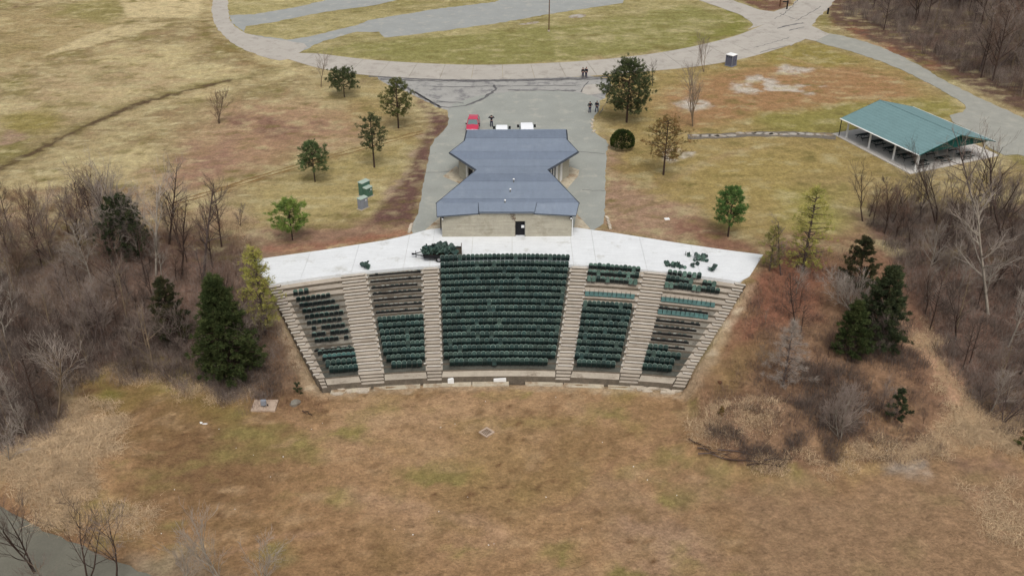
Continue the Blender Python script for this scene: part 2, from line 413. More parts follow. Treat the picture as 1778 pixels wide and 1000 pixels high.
def stroke(pts, c, width, amt=1.0, z=0.0, feather=0.4, fine=True, brk=0.0):
    W_ = np.array([un(p[0], p[1], z) for p in pts]); a, b = (wx2, wy2) if fine else (wx, wy)
    d = np.full(len(X), 1e9)
    for i in range(len(W_) - 1):
        ax, ay = W_[i]; ex, ey = W_[i + 1] - W_[i]
        t = np.clip(((a - ax) * ex + (b - ay) * ey) / (ex * ex + ey * ey), 0, 1)
        d = np.minimum(d, np.hypot(a - ax - t * ex, b - ay - t * ey))
    w = sstep(0.5 - (d - width / 2) / (2 * feather))
    if brk: w = w * np.clip((F2 - 0.5) * brk * 4 + 0.6, 0, 1)
    mixc(c, w * amt)
col[:] = glin((150, 131, 92))
mixc((186, 168, 120), (F1 - 0.42) * 4 * (F2 > 0.2))
mixc((150, 122, 88), (F2 - 0.54) * 2.2)
mixc((132, 124, 66), (0.42 - F1) * 4.0)
mixc((192, 178, 134), (F3 - 0.6) * 4.0)
# meadow at the top left
paint([(0, 20), (200, 5), (225, 20), (215, 45), (120, 90), (40, 120), (0, 130)], (164, 142, 98), 3, 0.7)
paint([(110, 8), (215, 0), (222, 22), (190, 45), (100, 25)], (140, 130, 74), 2.5, 0.8)
paint([(205, -6), (350, -6), (345, 31), (222, 31)], (198, 178, 132), 0.5, 0.95, sharp=True)
paint([(218, 39), (302, 39), (270, 50), (150, 82), (70, 99), (150, 62)], (194, 175, 130), 0.5, 0.9, sharp=True)
stroke([(0, 18), (60, 6), (110, -4)], (128, 104, 76), 1.0, 0.7)
paint([(0, 110), (250, 100), (330, 140), (250, 190), (100, 230), (0, 215)], (184, 160, 120), 6, 0.55, brk=1)
paint([(0, 205), (80, 190), (110, 220), (60, 235), (0, 230)], (142, 128, 62), 2.5, 0.8)
paint([(0, 225), (30, 232), (35, 245), (0, 250)], (160, 130, 110), 1, 0.8)
paint([(350, 20), (372, 60), (420, 95), (480, 115), (450, 125), (380, 90), (345, 50)], (134, 112, 70), 1.5, 0.8)
stroke([(-30, 303), (60, 262), (160, 210), (260, 172), (340, 150), (420, 135), (480, 122)], (122, 110, 64), 3.0, 0.55, feather=1.4)
stroke([(-30, 306), (60, 264), (160, 214), (250, 178), (330, 156), (400, 140)], (88, 68, 50), 1.1, 0.95, feather=0.5)
paint([(385, 180), (560, 178), (680, 200), (650, 240), (560, 260), (380, 320), (250, 330), (330, 250)], (164, 128, 100), 5, 0.8)
paint([(360, 215), (430, 196), (560, 210), (590, 225), (520, 240), (420, 242)], (132, 98, 82), 2.5, 0.75, brk=1.3)
paint([(300, 250), (400, 240), (420, 290), (330, 330), (260, 300)], (150, 114, 96), 3, 0.7, brk=1)
stroke([(368, 332), (420, 316), (480, 296), (520, 284), (600, 262), (680, 240), (760, 222)], (118, 88, 50), 0.32, 0.95, feather=0.3)
stroke([(380, 337), (430, 321), (490, 301), (530, 289), (610, 266), (690, 245), (740, 232)], (118, 88, 50), 0.32, 0.9, feather=0.3)
paint([(560, 150), (690, 150), (720, 190), (735, 230), (690, 250), (600, 200)], (158, 138, 84), 3, 0.6)
paint([(440, 330), (620, 260), (720, 235), (700, 300), (640, 370), (540, 400), (420, 390)], (166, 148, 92), 3, 0.75)
paint([(430, 400), (560, 395), (640, 380), (716, 390), (716, 405), (560, 436), (440, 450)], (146, 112, 92), 2.0, 0.9)
stroke([(470, 434), (560, 428), (640, 414), (700, 404)], (152, 94, 72), 1.2, 0.7, feather=0.9)
# red brown bare strip beside the car park
paint([(722, 168), (778, 205), (781, 222), (752, 248), (742, 290), (730, 350), (726, 392), (640, 388), (668, 350), (705, 300), (735, 240), (750, 215)], (106, 76, 70), 1.0, 0.95, fine=True)
stroke([(745, 200), (740, 220), (700, 310), (665, 350)], (164, 140, 120), 0.9, 0.6, brk=2)
# wood floors
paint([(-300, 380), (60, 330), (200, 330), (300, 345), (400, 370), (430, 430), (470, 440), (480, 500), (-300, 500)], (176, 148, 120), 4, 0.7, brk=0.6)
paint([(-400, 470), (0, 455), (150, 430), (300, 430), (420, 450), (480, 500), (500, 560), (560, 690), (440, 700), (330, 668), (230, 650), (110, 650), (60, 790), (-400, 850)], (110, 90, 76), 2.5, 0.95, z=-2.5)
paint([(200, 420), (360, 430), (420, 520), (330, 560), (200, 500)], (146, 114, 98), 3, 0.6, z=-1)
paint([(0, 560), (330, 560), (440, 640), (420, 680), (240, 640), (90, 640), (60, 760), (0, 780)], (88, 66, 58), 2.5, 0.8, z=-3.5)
# island and lawns
paint([(380, 0), (1310, 0), (1310, 60), (900, 115), (560, 110), (400, 60)], (150, 142, 86), 2, 0.6)
paint([(530, 92), (640, 72), (800, 60), (940, 45), (1080, 30), (1200, 12), (1290, 35), (1300, 55), (1180, 88), (900, 112), (700, 108)], (136, 132, 72), 2, 0.85)
paint([(950, 60), (1120, 38), (1230, 30), (1240, 55), (1100, 75), (980, 78)], (172, 160, 112), 2.5, 0.6, brk=1)
paint([(560, 92), (620, 85), (640, 98), (580, 100)], (160, 148, 96), 2, 0.6)
paint([(1250, 10), (1300, 32), (1305, 50), (1270, 62), (1180, 86), (1190, 70), (1260, 45)], (124, 122, 50), 1.2, 0.7)
paint([(1040, 130), (1420, 75), (1560, 110), (1680, 190), (1600, 260), (1560, 300), (1400, 420), (1240, 410), (1060, 300)], (156, 134, 80), 3, 0.9)
paint([(1130, 165), (1250, 130), (1400, 95), (1560, 130), (1600, 170), (1480, 190), (1330, 205), (1180, 225)], (160, 120, 82), 3, 0.85)
paint([(1320, 200), (1440, 180), (1660, 170), (1680, 200), (1480, 235), (1330, 228)], (140, 132, 66), 2.5, 0.9)
paint([(1330, 90), (1420, 78), (1500, 105), (1430, 118), (1340, 112)], (142, 130, 62), 2.5, 0.8)
for pts_ in ([(1270, 138), (1330, 128), (1350, 142), (1330, 165), (1275, 160)], [(1350, 110), (1410, 120), (1390, 132), (1350, 128)], [(1330, 145), (1430, 150), (1420, 165), (1330, 160)], [(1168, 180), (1215, 165), (1240, 185), (1200, 195)], [(1150, 258), (1205, 262), (1190, 285), (1155, 280)], [(1400, 88), (1420, 90), (1415, 98), (1395, 96)]):
    paint(pts_, (190, 180, 166), 0.8, 0.9, brk=2.2, fine=True)
stroke([(1355, 98), (1440, 122), (1550, 135), (1640, 150)], (178, 146, 104), 0.9, 0.6)
stroke([(1330, 255), (1260, 268), (1190, 300), (1110, 330), (1060, 345)], (168, 138, 108), 1.0, 0.55, feather=0.8)
paint([(1050, 240), (1070, 262), (1110, 330), (1190, 360), (1240, 430), (1140, 420), (1048, 398)], (160, 128, 104), 1.5, 0.9)
paint([(1060, 290), (1120, 290), (1160, 320), (1100, 330)], (140, 118, 66), 2, 0.7)
paint([(1180, 380), (1260, 400), (1330, 440), (1330, 450), (1180, 425)], (136, 96, 78), 1.6, 0.85)
stroke([(1060, 300), (1120, 345), (1200, 380)], (132, 92, 76), 0.5, 0.6, brk=1)
paint([(1200, 290), (1330, 260), (1440, 260), (1470, 300), (1440, 350), (1300, 360), (1200, 330)], (158, 138, 78), 4, 0.7)
paint([(1400, 310), (1560, 310), (1778, 290), (1778, 400), (1560, 390), (1480, 380)], (154, 132, 86), 3, 0.8)
paint([(1360, 330), (1460, 330), (1470, 440), (1370, 470)], (150, 148, 70), 3, 0.6)
# woods on the right and hump
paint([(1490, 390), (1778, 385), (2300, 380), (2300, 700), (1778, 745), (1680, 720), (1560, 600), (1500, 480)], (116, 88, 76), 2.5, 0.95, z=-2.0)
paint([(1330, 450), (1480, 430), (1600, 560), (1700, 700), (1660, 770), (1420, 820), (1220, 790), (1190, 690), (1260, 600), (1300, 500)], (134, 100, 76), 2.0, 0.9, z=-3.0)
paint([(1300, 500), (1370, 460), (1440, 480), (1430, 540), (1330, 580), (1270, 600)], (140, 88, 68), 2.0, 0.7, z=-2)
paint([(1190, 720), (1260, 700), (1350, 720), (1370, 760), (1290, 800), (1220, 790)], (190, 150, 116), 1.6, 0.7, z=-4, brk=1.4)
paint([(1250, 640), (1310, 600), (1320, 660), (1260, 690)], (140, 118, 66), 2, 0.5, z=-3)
stroke([(1560, 570), (1600, 610), (1660, 660), (1700, 715), (1720, 740)], (194, 154, 120), 2.6, 0.85, z=-3.5, feather=1.0)
stroke([(1575, 560), (1620, 610), (1680, 670), (1720, 720)], (122, 84, 66), 0.5, 0.8, z=-3.5)
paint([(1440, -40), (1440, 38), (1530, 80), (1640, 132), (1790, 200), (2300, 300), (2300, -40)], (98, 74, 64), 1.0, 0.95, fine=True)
paint([(1440, 38), (1510, 55), (1580, 95), (1660, 125), (1620, 122), (1530, 85)], (140, 90, 66), 1.5, 0.7, brk=1)
paint([(1210, -30), (1385, -30), (1368, 14), (1330, 20)], (112, 78, 66), 0.7, 0.9, fine=True)
# mottling over all the upper lawns, and a drier thatch in streaks
F7 = NZ.fbm(wx2 * 0.35 + 51, wy2 * 0.75 + 3, 5)
mixc((182, 168, 122), (F7 - 0.56) * 5.0 * (Z > -.3) * .6); mixc((122, 110, 60), (0.42 - F7) * 6.0 * (Z > -.3) * .55)
# the field
P_field = [(-50, 900), (60, 800), (170, 700), (130, 655), (230, 652), (340, 665), (450, 692), (575, 684), (870, 668), (1185, 683), (1230, 790), (1400, 826), (1600, 805), (1700, 770), (2100, 760), (2100, 1300), (-300, 1300)]
zf = FIELD
paint(P_field, (152, 118, 80), 1.2, 1.0, z=zf, fine=True)
paint([(480, 690), (900, 672), (1180, 690), (1200, 760), (1100, 900), (1300, 1000), (700, 1000), (560, 860), (500, 740)], (163, 128, 90), 5, 0.85, z=zf)
paint([(560, 690), (700, 680), (1000, 678), (1050, 720), (900, 780), (700, 800), (560, 780)], (172, 138, 100), 4, 0.6, z=zf)
paint([(200, 700), (420, 700), (520, 760), (470, 830), (380, 900), (230, 880), (230, 760)], (128, 98, 66), 3.5, 0.9, z=zf)
paint([(130, 660), (300, 655), (440, 700), (390, 745), (260, 700), (150, 720)], (132, 110, 60), 2.5, 0.85, z=zf)
paint([(170, 660), (220, 668), (210, 690), (170, 690)], (126, 122, 48), 1.0, 0.6, z=zf)
paint([(0, 800), (60, 780), (130, 700), (190, 710), (215, 760), (160, 850), (130, 930), (60, 880), (0, 860)], (188, 152, 110), 1.5, 0.9, z=zf)
paint([(170, 880), (240, 870), (260, 930), (190, 945)], (176, 140, 94), 1.5, 0.6, z=zf, brk=1)
for pts_ in ([(640, 686), (690, 690), (680, 720), (645, 715)], [(780, 810), (835, 805), (845, 840), (800, 845)], [(755, 895), (800, 890), (800, 915), (760, 915)], [(895, 835), (930, 830), (925, 870), (900, 865)], [(1060, 680), (1110, 684), (1100, 700), (1070, 698)], [(780, 730), (900, 728), (1040, 722), (1030, 735), (880, 745), (800, 745)], [(440, 745), (480, 745), (480, 775), (450, 775)], [(1080, 730), (1120, 735), (1110, 760)], [(1000, 800), (1030, 830), (990, 850)]):
    paint(pts_, (136, 120, 62), 1.2, 0.62, z=zf, fine=True)
paint([(700, 780), (980, 760), (1060, 860), (900, 900), (720, 880)], (150, 122, 76), 3, 0.55, z=zf)
paint([(600, 700), (800, 690), (820, 720), (700, 760), (620, 740)], (178, 145, 108), 3, 0.4, z=zf)
paint([(620, 860), (700, 880), (880, 920), (860, 960), (700, 930), (600, 880)], (178, 143, 110), 2.5, 0.4, z=zf)
paint([(1040, 850), (1200, 900), (1300, 1000), (1100, 1000)], (166, 136, 112), 3, 0.6, z=zf)
F4 = NZ.fbm(wx2 * 0.22 + 7, wy2 * 0.34 + 3, 5); F5 = NY.fbm(wx2 * 0.5 + 31, wy2 * 0.9 + 3, 5)
mixc((138, 109, 70), (F4 - 0.53) * 5.0 * (Z < -4.3) * .55)
mixc((138, 122, 70), (0.43 - F4) * 7.0 * (Z < -4.3) * .7)
mixc((178, 147, 108), (F5 - 0.58) * 5.0 * (Z < -4.3) * .5)
F6 = NZ.fbm(wx2 * 1.1 + 3, wy2 * 1.7 + 5, 4)
mixc((112, 82, 54), (0.40 - F6) * 6.0 * (Z < -4.3) * np.clip((F4 - .42) * 5, 0, 1) * .7)
paint([(1200, 830), (1450, 835), (1700, 790), (2000, 800), (2000, 1200), (1300, 1200), (1280, 920)], (150, 120, 90), 4, 0.75, z=zf)
paint([(1560, 795), (1640, 800), (1630, 830), (1520, 820)], (166, 152, 136), 1.2, 0.8, z=zf, brk=1.6, fine=True)
paint([(1440, 790), (1540, 785), (1560, 805), (1480, 825)], (178, 148, 96), 1.2, 0.7, z=zf)
paint([(1540, 770), (1680, 735), (1778, 760), (1790, 840), (1700, 790), (1600, 790)], (182, 146, 106), 1.3, 0.6, z=zf, brk=1.3)
paint([(1640, 800), (1778, 790), (1778, 900), (1690, 860)], (122, 94, 80), 1.6, 0.6, z=zf, brk=1.2)
paint([(1680, 860), (1778, 860), (1778, 1000), (1720, 960)], (176, 142, 110), 2.0, 0.5, z=zf, brk=1.6)
stroke([(1480, 804), (1600, 774), (1700, 738), (1778, 704)], (112, 84, 64), 1.0, 0.85, z=zf, feather=0.6)
stroke([(1560, 790), (1660, 764), (1778, 722)], (196, 160, 122), 0.8, 0.8, z=zf, feather=0.6)
stroke([(470, 700), (560, 760), (660, 792), (800, 812)], (176, 140, 104), 0.8, 0.5, z=zf, feather=0.8)
stroke([(600, 855), (740, 882), (880, 925)], (182, 146, 114), 0.9, 0.5, z=zf, feather=0.8)
stroke([(960, 780), (900, 850), (820, 900)], (134, 100, 70), 0.5, 0.5, z=zf, feather=0.6, brk=1)
stroke([(1230, 770), (1290, 808), (1380, 812)], (96, 66, 54), 1.0, 0.8, z=zf, feather=0.7, brk=1.5)
stroke([(940, 885), (1000, 870), (1060, 800), (1180, 760)], (140, 104, 78), 0.35, 0.45, z=zf)
stroke([(400, 960), (470, 935), (560, 925)], (180, 142, 110), 0.3, 0.6, z=zf)
stroke([(440, 975), (510, 955), (590, 950)], (128, 94, 60), 0.3, 0.6, z=zf)
stroke([(0, 870), (70, 915), (140, 958), (230, 985), (330, 1030)], (112, 80, 62), 1.1, 0.7, z=zf, feather=0.8)
paint([(-60, 950), (0, 985), (60, 1040), (100, 1100), (-200, 1100)], (104, 76, 66), 1.0, 0.9, z=zf)
paint([(230, 960), (330, 955), (420, 1010), (260, 1010)], (150, 132, 108), 1.5, 0.7, z=zf)
# scuffed rim round the stands
rim = sdist(wx2, wy2, stand_poly)
mixc((170, 146, 116), sstep(1.0 - np.abs(rim - 0.6) / 1.1) * 0.7 * (Z < -0.2))
mixc((196, 176, 146), (F3 - 0.58) * 5 * sstep(1.0 - np.abs(rim - 0.5) / 1.0) * (Z < -0.2))

nxg, nyg = len(gx), len(gy)
idx = np.arange(nxg * nyg).reshape(nyg, nxg)
Fq = np.stack([idx[:-1, :-1].ravel(), idx[:-1, 1:].ravel(), idx[1:, 1:].ravel(), idx[1:, :-1].ravel()], 1)
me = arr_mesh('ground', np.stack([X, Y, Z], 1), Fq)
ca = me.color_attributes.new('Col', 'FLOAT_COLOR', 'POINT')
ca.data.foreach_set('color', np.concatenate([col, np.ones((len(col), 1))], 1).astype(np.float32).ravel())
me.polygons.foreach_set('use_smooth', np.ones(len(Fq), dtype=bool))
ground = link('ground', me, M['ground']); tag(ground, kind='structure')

# ------------------------------------------------------------------ paving
R = random.Random(3)
def densify(P, step, jit, closed=True):
    out = []; n = len(P)
    for i in range(n if closed else n - 1):
        a = np.array(P[i]); b = np.array(P[(i + 1) % n]); L = np.linalg.norm(b - a)
        m = max(1, int(L / step))
        for k in range(m):
            p = a + (b - a) * k / m
            out.append((p[0] + R.uniform(-jit, jit), p[1] + R.uniform(-jit, jit)))
    if not closed: out.append(tuple(P[-1]))
    return out
def smooth_poly(P, it=2, closed=True):
    P = [np.array(p, float) for p in P]
    for _ in range(it):
        Q = []
        n = len(P)
        for i in range(n if closed else n - 1):
            a, b = P[i], P[(i + 1) % n]
            Q += [a * .75 + b * .25, a * .25 + b * .75]
        if not closed: Q = [P[0]] + Q + [P[-1]]
        P = Q
    return [tuple(p) for p in P]
def sheet(name, px, mat, z, lift, jit=0.12, smooth=1, step=0.8, kind='structure', parent=None):
    P = [un(p[0], p[1], z) for p in px]
    if smooth: P = smooth_poly(P, smooth)
    P = densify(P, step, jit)
    mb = MB(); mb.prism(P, z - 0.25, z + lift)
    o = mb.build(name, mat, parent)
    if kind: o['kind'] = kind
    return o
sheet('old_car_park', [(640, 132), (700, 134), (900, 136), (1060, 132), (1062, 150), (1045, 178), (980, 182), (800, 188), (768, 192), (745, 178), (700, 158)], M['crack'], 0, 0.012, 0.2)
sheet('car_park', [(775, 186), (830, 166), (900, 158), (985, 158), (1040, 168), (1042, 190), (1030, 205), (1027, 225), (1040, 238), (1058, 246), (1052, 270), (1051, 330), (1048, 410), (900, 420), (722, 412), (712, 398), (727, 370), (732, 333), (742, 285), (750, 246), (770, 228), (781, 214)], M['lot'], 0, 0.030, 0.1)
# concrete loop road as separate slabs between two edges
def resample(P, n):
    P = np.array(P); d = np.r_[0, np.cumsum(np.linalg.norm(np.diff(P, axis=0), axis=1))]
    t = np.linspace(0, d[-1], n); return np.stack([np.interp(t, d, P[:, 0]), np.interp(t, d, P[:, 1])], 1)
road = empty('road'); road['kind'] = 'structure'
def slabs(parent, na, nb, n, mat, lift, gap=0.05, name='road_slab', z=0.0):
    A = resample(smooth_poly([un(p[0], p[1], z) for p in na], 3, False), n * 2 + 1); B = resample(smooth_poly([un(p[0], p[1], z) for p in nb], 3, False), n * 2 + 1)
    for i in range(n):
        a0, a1, a2 = A[2 * i], A[2 * i + 1], A[2 * i + 2]; b0, b1, b2 = B[2 * i], B[2 * i + 1], B[2 * i + 2]
        g = gap / max(np.linalg.norm(a2 - a0), 0.1)
        P = [tuple(a0 + (a2 - a0) * g), tuple(a1), tuple(a2), tuple(b2), tuple(b1), tuple(b0 + (b2 - b0) * g)]
        MB().prism(P, z - 0.2, z + lift + R.uniform(-.004, .004)).build(name, mat, parent)
S_edge = [(490, 100), (560, 122), (640, 132), (720, 137), (800, 139), (900, 138), (1000, 134), (1060, 130), (1130, 124), (1200, 118), (1290, 104), (1370, 80), (1400, 66)]
N_edge = [(498, 96), (535, 91), (620, 103), (700, 109), (800, 114), (900, 113), (1000, 108), (1060, 103), (1130, 95), (1200, 83), (1270, 66), (1300, 55), (1330, 42)]
slabs(road, N_edge, S_edge, 20, M['road'], 0.052)
sheet('crossroads', [(1330, 42), (1300, 52), (1308, 44), (1290, 28), (1215, 2), (1190, -10), (1240, -10), (1320, 18), (1345, 21), (1375, 10), (1395, -10), (1460, -10), (1440, 12), (1420, 32), (1408, 46), (1440, 60), (1415, 72), (1398, 68), (1372, 80), (1340, 60)], M['road'], 0, 0.062, 0.2, 0, 1.5)
sheet('access_road', [(372, -12), (366, 28), (384, 62), (420, 86), (470, 104), (492, 106), (515, 95), (540, 78), (500, 72), (430, 62), (400, 42), (396, 20), (396, -12)], M['road'], 0, 0.042, 0.15, 1)
sheet('parking_lane', [(398, 27), (440, 26), (520, 12), (570, 0), (590, -12), (740, -12), (650, 10), (560, 22), (470, 40), (428, 46), (424, 56), (402, 40)], M['bay'], 0, 0.034, 0.2, 0)
sheet('parking_lane', [(428, 60), (500, 70), (540, 64), (620, 44), (640, 36), (760, 16), (860, 4), (890, -12), (1095, -12), (1080, 6), (960, 24), (870, 40), (740, 58), (668, 66), (658, 56), (620, 56), (560, 72), (528, 88), (500, 90), (470, 80)], M['bay'], 0, 0.036, 0.2, 0)
sheet('gravel_patch', [(985, 28), (1010, 24), (1022, 28), (1005, 32), (988, 32)], M['patch'], 0, 0.02, 0.2, 1)
sheet('gravel_patch', [(895, 43), (935, 37), (938, 40), (915, 44)], M['patch'], 0, 0.02, 0.2, 1)
sheet('gravel_road', [(1400, 56), (1440, 58), (1510, 74), (1590, 110), (1640, 142), (1720, 180), (1800, 216), (2100, 300), (2100, 400), (1778, 268), (1736, 272), (1690, 230), (1640, 205), (1680, 192), (1672, 180), (1640, 160), (1560, 118), (1480, 90), (1415, 74)], M['gravel'], 0, 0.046, 0.2, 1)
pth = sheet('path', [(1195, 234), (1260, 232), (1300, 229), (1380, 229), (1450, 232), (1452, 243), (1380, 238), (1300, 238), (1240, 241), (1195, 242)], nmat('path_tar', lin((122, 114, 104)), 0.95, 0.2, 1.5, 8), 0, 0.02, 0.15, 0)
for i in range(16):
    a = un(1210 + 15 * i + R.uniform(-4, 4), 236.5 + (-4 if i > 4 else 0) + R.uniform(-1.5, 1.5) + (1 if i > 11 else 0))
    q = [(a[0] + R.uniform(.5, 1.0) * math.cos(t) * 1.1, a[1] + R.uniform(.3, .6) * math.sin(t)) for t in np.arange(0, 6.2, .8)]
    MB().prism(q, 0, 0.03).build('paving_piece', M['patch'], pth)
sheet('low_road', ROADPX, M['lowroad'], FIELD, 0.03, 0.15, 1)
# tarred cracks of the old car park
def strip(pts, w, mat, name, lift, parent=None, jit=0.25, z=0.0):
    P = smooth_poly([un(p[0], p[1], z) for p in pts], 1, False); P = densify(P, 0.7, jit, False); L = []; Rr = []
    for i, p in enumerate(P):
        a = P[max(i - 1, 0)]; b = P[min(i + 1, len(P) - 1)]
        dx, dy = b[0] - a[0], b[1] - a[1]; q = math.hypot(dx, dy) + 1e-6; ww = w * R.uniform(.5, 1.3) / 2
        L.append((p[0] - dy / q * ww, p[1] + dx / q * ww)); Rr.append((p[0] + dy / q * ww, p[1] - dx / q * ww))
    V = [(x, y, z + lift) for x, y in L + Rr]; n = len(P)
    return link(name, arr_mesh(name, V, [(i, i + n, i + n + 1, i + 1)[::-1] for i in range(n - 1)]), mat, parent)
cr = empty('crack_sealing'); cr['kind'] = 'structure'
for pts_, w in (([(720, 160), (745, 176), (770, 189), (810, 184)], .35), ([(810, 184), (840, 172), (862, 156), (858, 148)], .5), ([(660, 138), (760, 142), (900, 141), (1060, 137)], .5),
                ([(735, 150), (800, 152), (860, 150), (1000, 149)], .25), ([(1008, 160), (1022, 142)], .25), ([(700, 150), (740, 172), (765, 188)], .45), ([(760, 176), (805, 180)], .3), ([(880, 157), (1000, 158)], .3)):
    strip(pts_, w, M['tar'], 'crack_seal', 0.040, cr, 0.2)
for pts_, w in (([(1392, -8), (1370, 20), (1345, 34)], .15), ([(1395, 48), (1370, 54)], .3), ([(1350, 50), (1375, 44), (1395, 41)], .5), ([(1425, 12), (1405, 24), (1380, 38)], .15),
                ([(1310, 84), (1370, 66)], .15), ([(1320, 92), (1365, 80)], .15), ([(1352, 24), (1380, 34)], .2)):
    strip(pts_, w, M['tar'], 'crack_seal', 0.072, cr, 0.2)
rt = empty('wheel_ruts'); rt['kind'] = 'structure'
M['rut'] = nmat('rut_mud', lin((128, 98, 60), 1.15), 1.0, 0.3, 1.2, 5)
for off in (0, 5):
    strip([(300, 352 + off), (368, 331 + off), (420, 315 + off), (480, 297 + off), (520, 285 + off)], .26, M['rut'], 'wheel_rut', .012, rt, .10)
    strip([(528, 283 + off), (600, 263 + off), (680, 241 + off), (735, 227 + off)], .22, M['rut'], 'wheel_rut', .012, rt, .10)
for q_ in ([(1060, 166), (1040, 200)], [(735, 300), (900, 296)], [(960, 260), (1050, 268)], [(1010, 330), (1050, 332)]):
    strip(q_, .12, M['tar'], 'crack_seal', .036, cr, .12)
strip([(640, 133), (760, 140), (900, 140), (1060, 134), (1100, 130)], 0.5, M['tar'], 'crack_seal', 0.044, cr, 0.1)
sheet('worn_patch', [(1010, 150), (1045, 146), (1044, 164), (1010, 166)], M['road'], 0, 0.036, 0.25, 1)

# ------------------------------------------------------------------ plaza
plaza = empty('plaza'); plaza['kind'] = 'structure'
back_px = [(438, 452), (480, 446), (560, 435), (668, 418), (700, 411), (745, 399), (775, 396), (1000, 396), (1060, 404), (1130, 415), (1200, 426), (1262, 435), (1325, 443)]
bx = np.array([un(*p) for p in back_px])
cuts = [bx[0][0], -22.5, -17.3, -11.8, -9.0, -4.5, 0.0, 6.7, 9.2, 14.6, 20.2, bx[-1][0]]
def plaza_front(x):
    if x < LINES[0][0][0]: 
        a, b = bx[0], np.array(cross(0, 0)); return a[1] + (b[1] - a[1]) * (x - a[0]) / (b[0] - a[0])
    if x > LINES[11][0][0]:
        a, b = np.array(cross(11, 0)), bx[-1]; return a[1] + (b[1] - a[1]) * (x - a[0]) / (b[0] - a[0])
    return float(Yf(0, x))
for i in range(len(cuts) - 1):
    xs = np.linspace(cuts[i] + (0.02 if i else 0), cuts[i + 1], 7)
    P = [(x, plaza_front(x)) for x in xs] + [(x, float(np.interp(x, bx[:, 0], bx[:, 1]))) for x in xs[::-1]]
    MB().prism(P, -0.35, 0.055).build('slab_panel', M['concrete_new'], plaza)

# ------------------------------------------------------------------ the stands
st = empty('amphitheatre_stand', (0, 86, 0))
tag(st, 'curved concrete amphitheatre seating terrace stepping down from the white plaza to the brown field', 'grandstand')
def part(mb, name, mat, parent):
    o = mb.build(name, mat); o.parent = parent
    o.matrix_parent_inverse = parent.matrix_world.inverted() if False else Matrix.Translation(-Vector(parent.location))
    return o
def arc_pts(k, ja, jb, n, ins=0.0):
    xa, ya = cross(ja, k); xb, yb = cross(jb, k)
    xs = np.linspace(xa + ins, xb - ins, n)
    return [(x, float(Yf(k, x))) for x in xs]
AISLE = {0: 1, 1: 0, 2: 1, 3: 0, 4: 1, 5: 0, 6: 1, 7: 0, 8: 1, 9: 0, 10: 1}
SEGS = [(0, 1), (1, 2), (2, 3), (3, 4), (4, 5), (5, 6), (6, 7), (7, 8), (8, 9), (9, 10), (10, 11)]
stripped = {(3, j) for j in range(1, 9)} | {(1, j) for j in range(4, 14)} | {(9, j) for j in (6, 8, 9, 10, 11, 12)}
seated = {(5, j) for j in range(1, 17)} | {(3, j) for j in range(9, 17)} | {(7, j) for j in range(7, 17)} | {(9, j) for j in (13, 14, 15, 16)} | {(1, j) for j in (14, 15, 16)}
for si, (a, b) in enumerate(SEGS):
    ais = AISLE[si]
    for k in range(1, NROW + 1):
        n = 8 if si == 5 else 4
        P = arc_pts(k - 1, a, b, n) + arc_pts(k, a, b, n)[::-1]
        m = M['concrete_step'] if ais else (M['concrete_dark'] if (si, k) in stripped else (M['concrete_shaded'] if (si, k) in seated else M['concrete_step']))
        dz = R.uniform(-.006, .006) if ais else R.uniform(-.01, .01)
        shade_sides(part(MB().prism(P, ZR[k] - (1.5 if si in (0, 10) else .8), ZR[k] + dz), 'terrace_step', m, st), M['riser'])
        if ais:
            # half step at the back of each tread, slightly narrower; and a pale worn edge
            hz = (ZR[k - 1] + ZR[k]) / 2
            i1, i2 = (0.02, 0.22) if si == 0 else ((0.22, 0.02) if si == 10 else (0.14, 0.14))
            xa, ya = cross(a, k - 1); xb, yb = cross(b, k - 1)
            xs = np.linspace(xa + i1, xb - i2, 4)
            back = [(x, float(Yf(k - 1, x)) - 0.002) for x in xs]; fr = [(x, float(Yf(k - 1 + 0.45, x))) for x in xs]
            shade_sides(part(MB().prism(back + fr[::-1], ZR[k] - 0.1, hz + R.uniform(-.01, .01)), 'half_step', M['concrete_step'], st), M['riser'])
            fr2 = [(x, float(Yf(k - 1 + 0.28, x))) for x in xs]; fr = [(x, y - .004) for x, y in fr]
            part(MB().prism(fr2 + fr[::-1], hz + .012, hz + .026), 'step_edge', M['nosing'], st)
# pale end blocks on the aisle edges (the ends of the treads)
for j, sgn in ((3, -1), (4, -1), (5, -1), (6, 1), (7, 1), (8, 1)):
    for k in range(1, NROW):
        x, y = cross(j, k)
        w = 0.16 * (1 if sgn > 0 else -1)
        x0, x1 = sorted((x, x + (w if j in (6, 8) else (-w if j in (7,) else w))))
        part(MB().box(x0 - .03, x1 + .03, float(Yf(k, x)) - 0.012, float(Yf(k - .18, x)), ZR[k] - .04, ZR[k] + .05), 'end_block', M['nosing'], st)
# bottom ledges, low wall and footing
zl = ZR[NROW] - 0.19
for (a, b, d, nm) in ((1, 2, 1.0, 0), (3, 4, 1.0, 0), (5, 6, 0.95, 0), (7, 8, 1.0, 0), (9, 10, 1.0, 0)):
    P = arc_pts(NROW, a, b, 8) + arc_pts(NROW + d, a, b, 8, -.1)[::-1]
    shade_sides(part(MB().prism(P, -5.5, zl), 'ledge', M['concrete'], st), M['riser'])
for si in (0, 2, 4, 6, 8, 10):
    a, b = SEGS[si]
    for q in range(3):
        t0, t1 = NROW + q * 0.34, NROW + (q + 1) * 0.34
        P = arc_pts(t0, a, b, 4, .12) + arc_pts(t1, a, b, 4, .12)[::-1]
        shade_sides(part(MB().prism(P, -5.5, ZR[NROW] - 0.16 * (q + 1)), 'lower_step', M['concrete_step'], st), M['riser'])
foot = [(-17.6, -13.8), (-13.5, -9.0), (-8.7, -4.0), (-3.9, -0.3), (1.3, 5.0), (5.1, 9.0), (9.4, 12.0)]
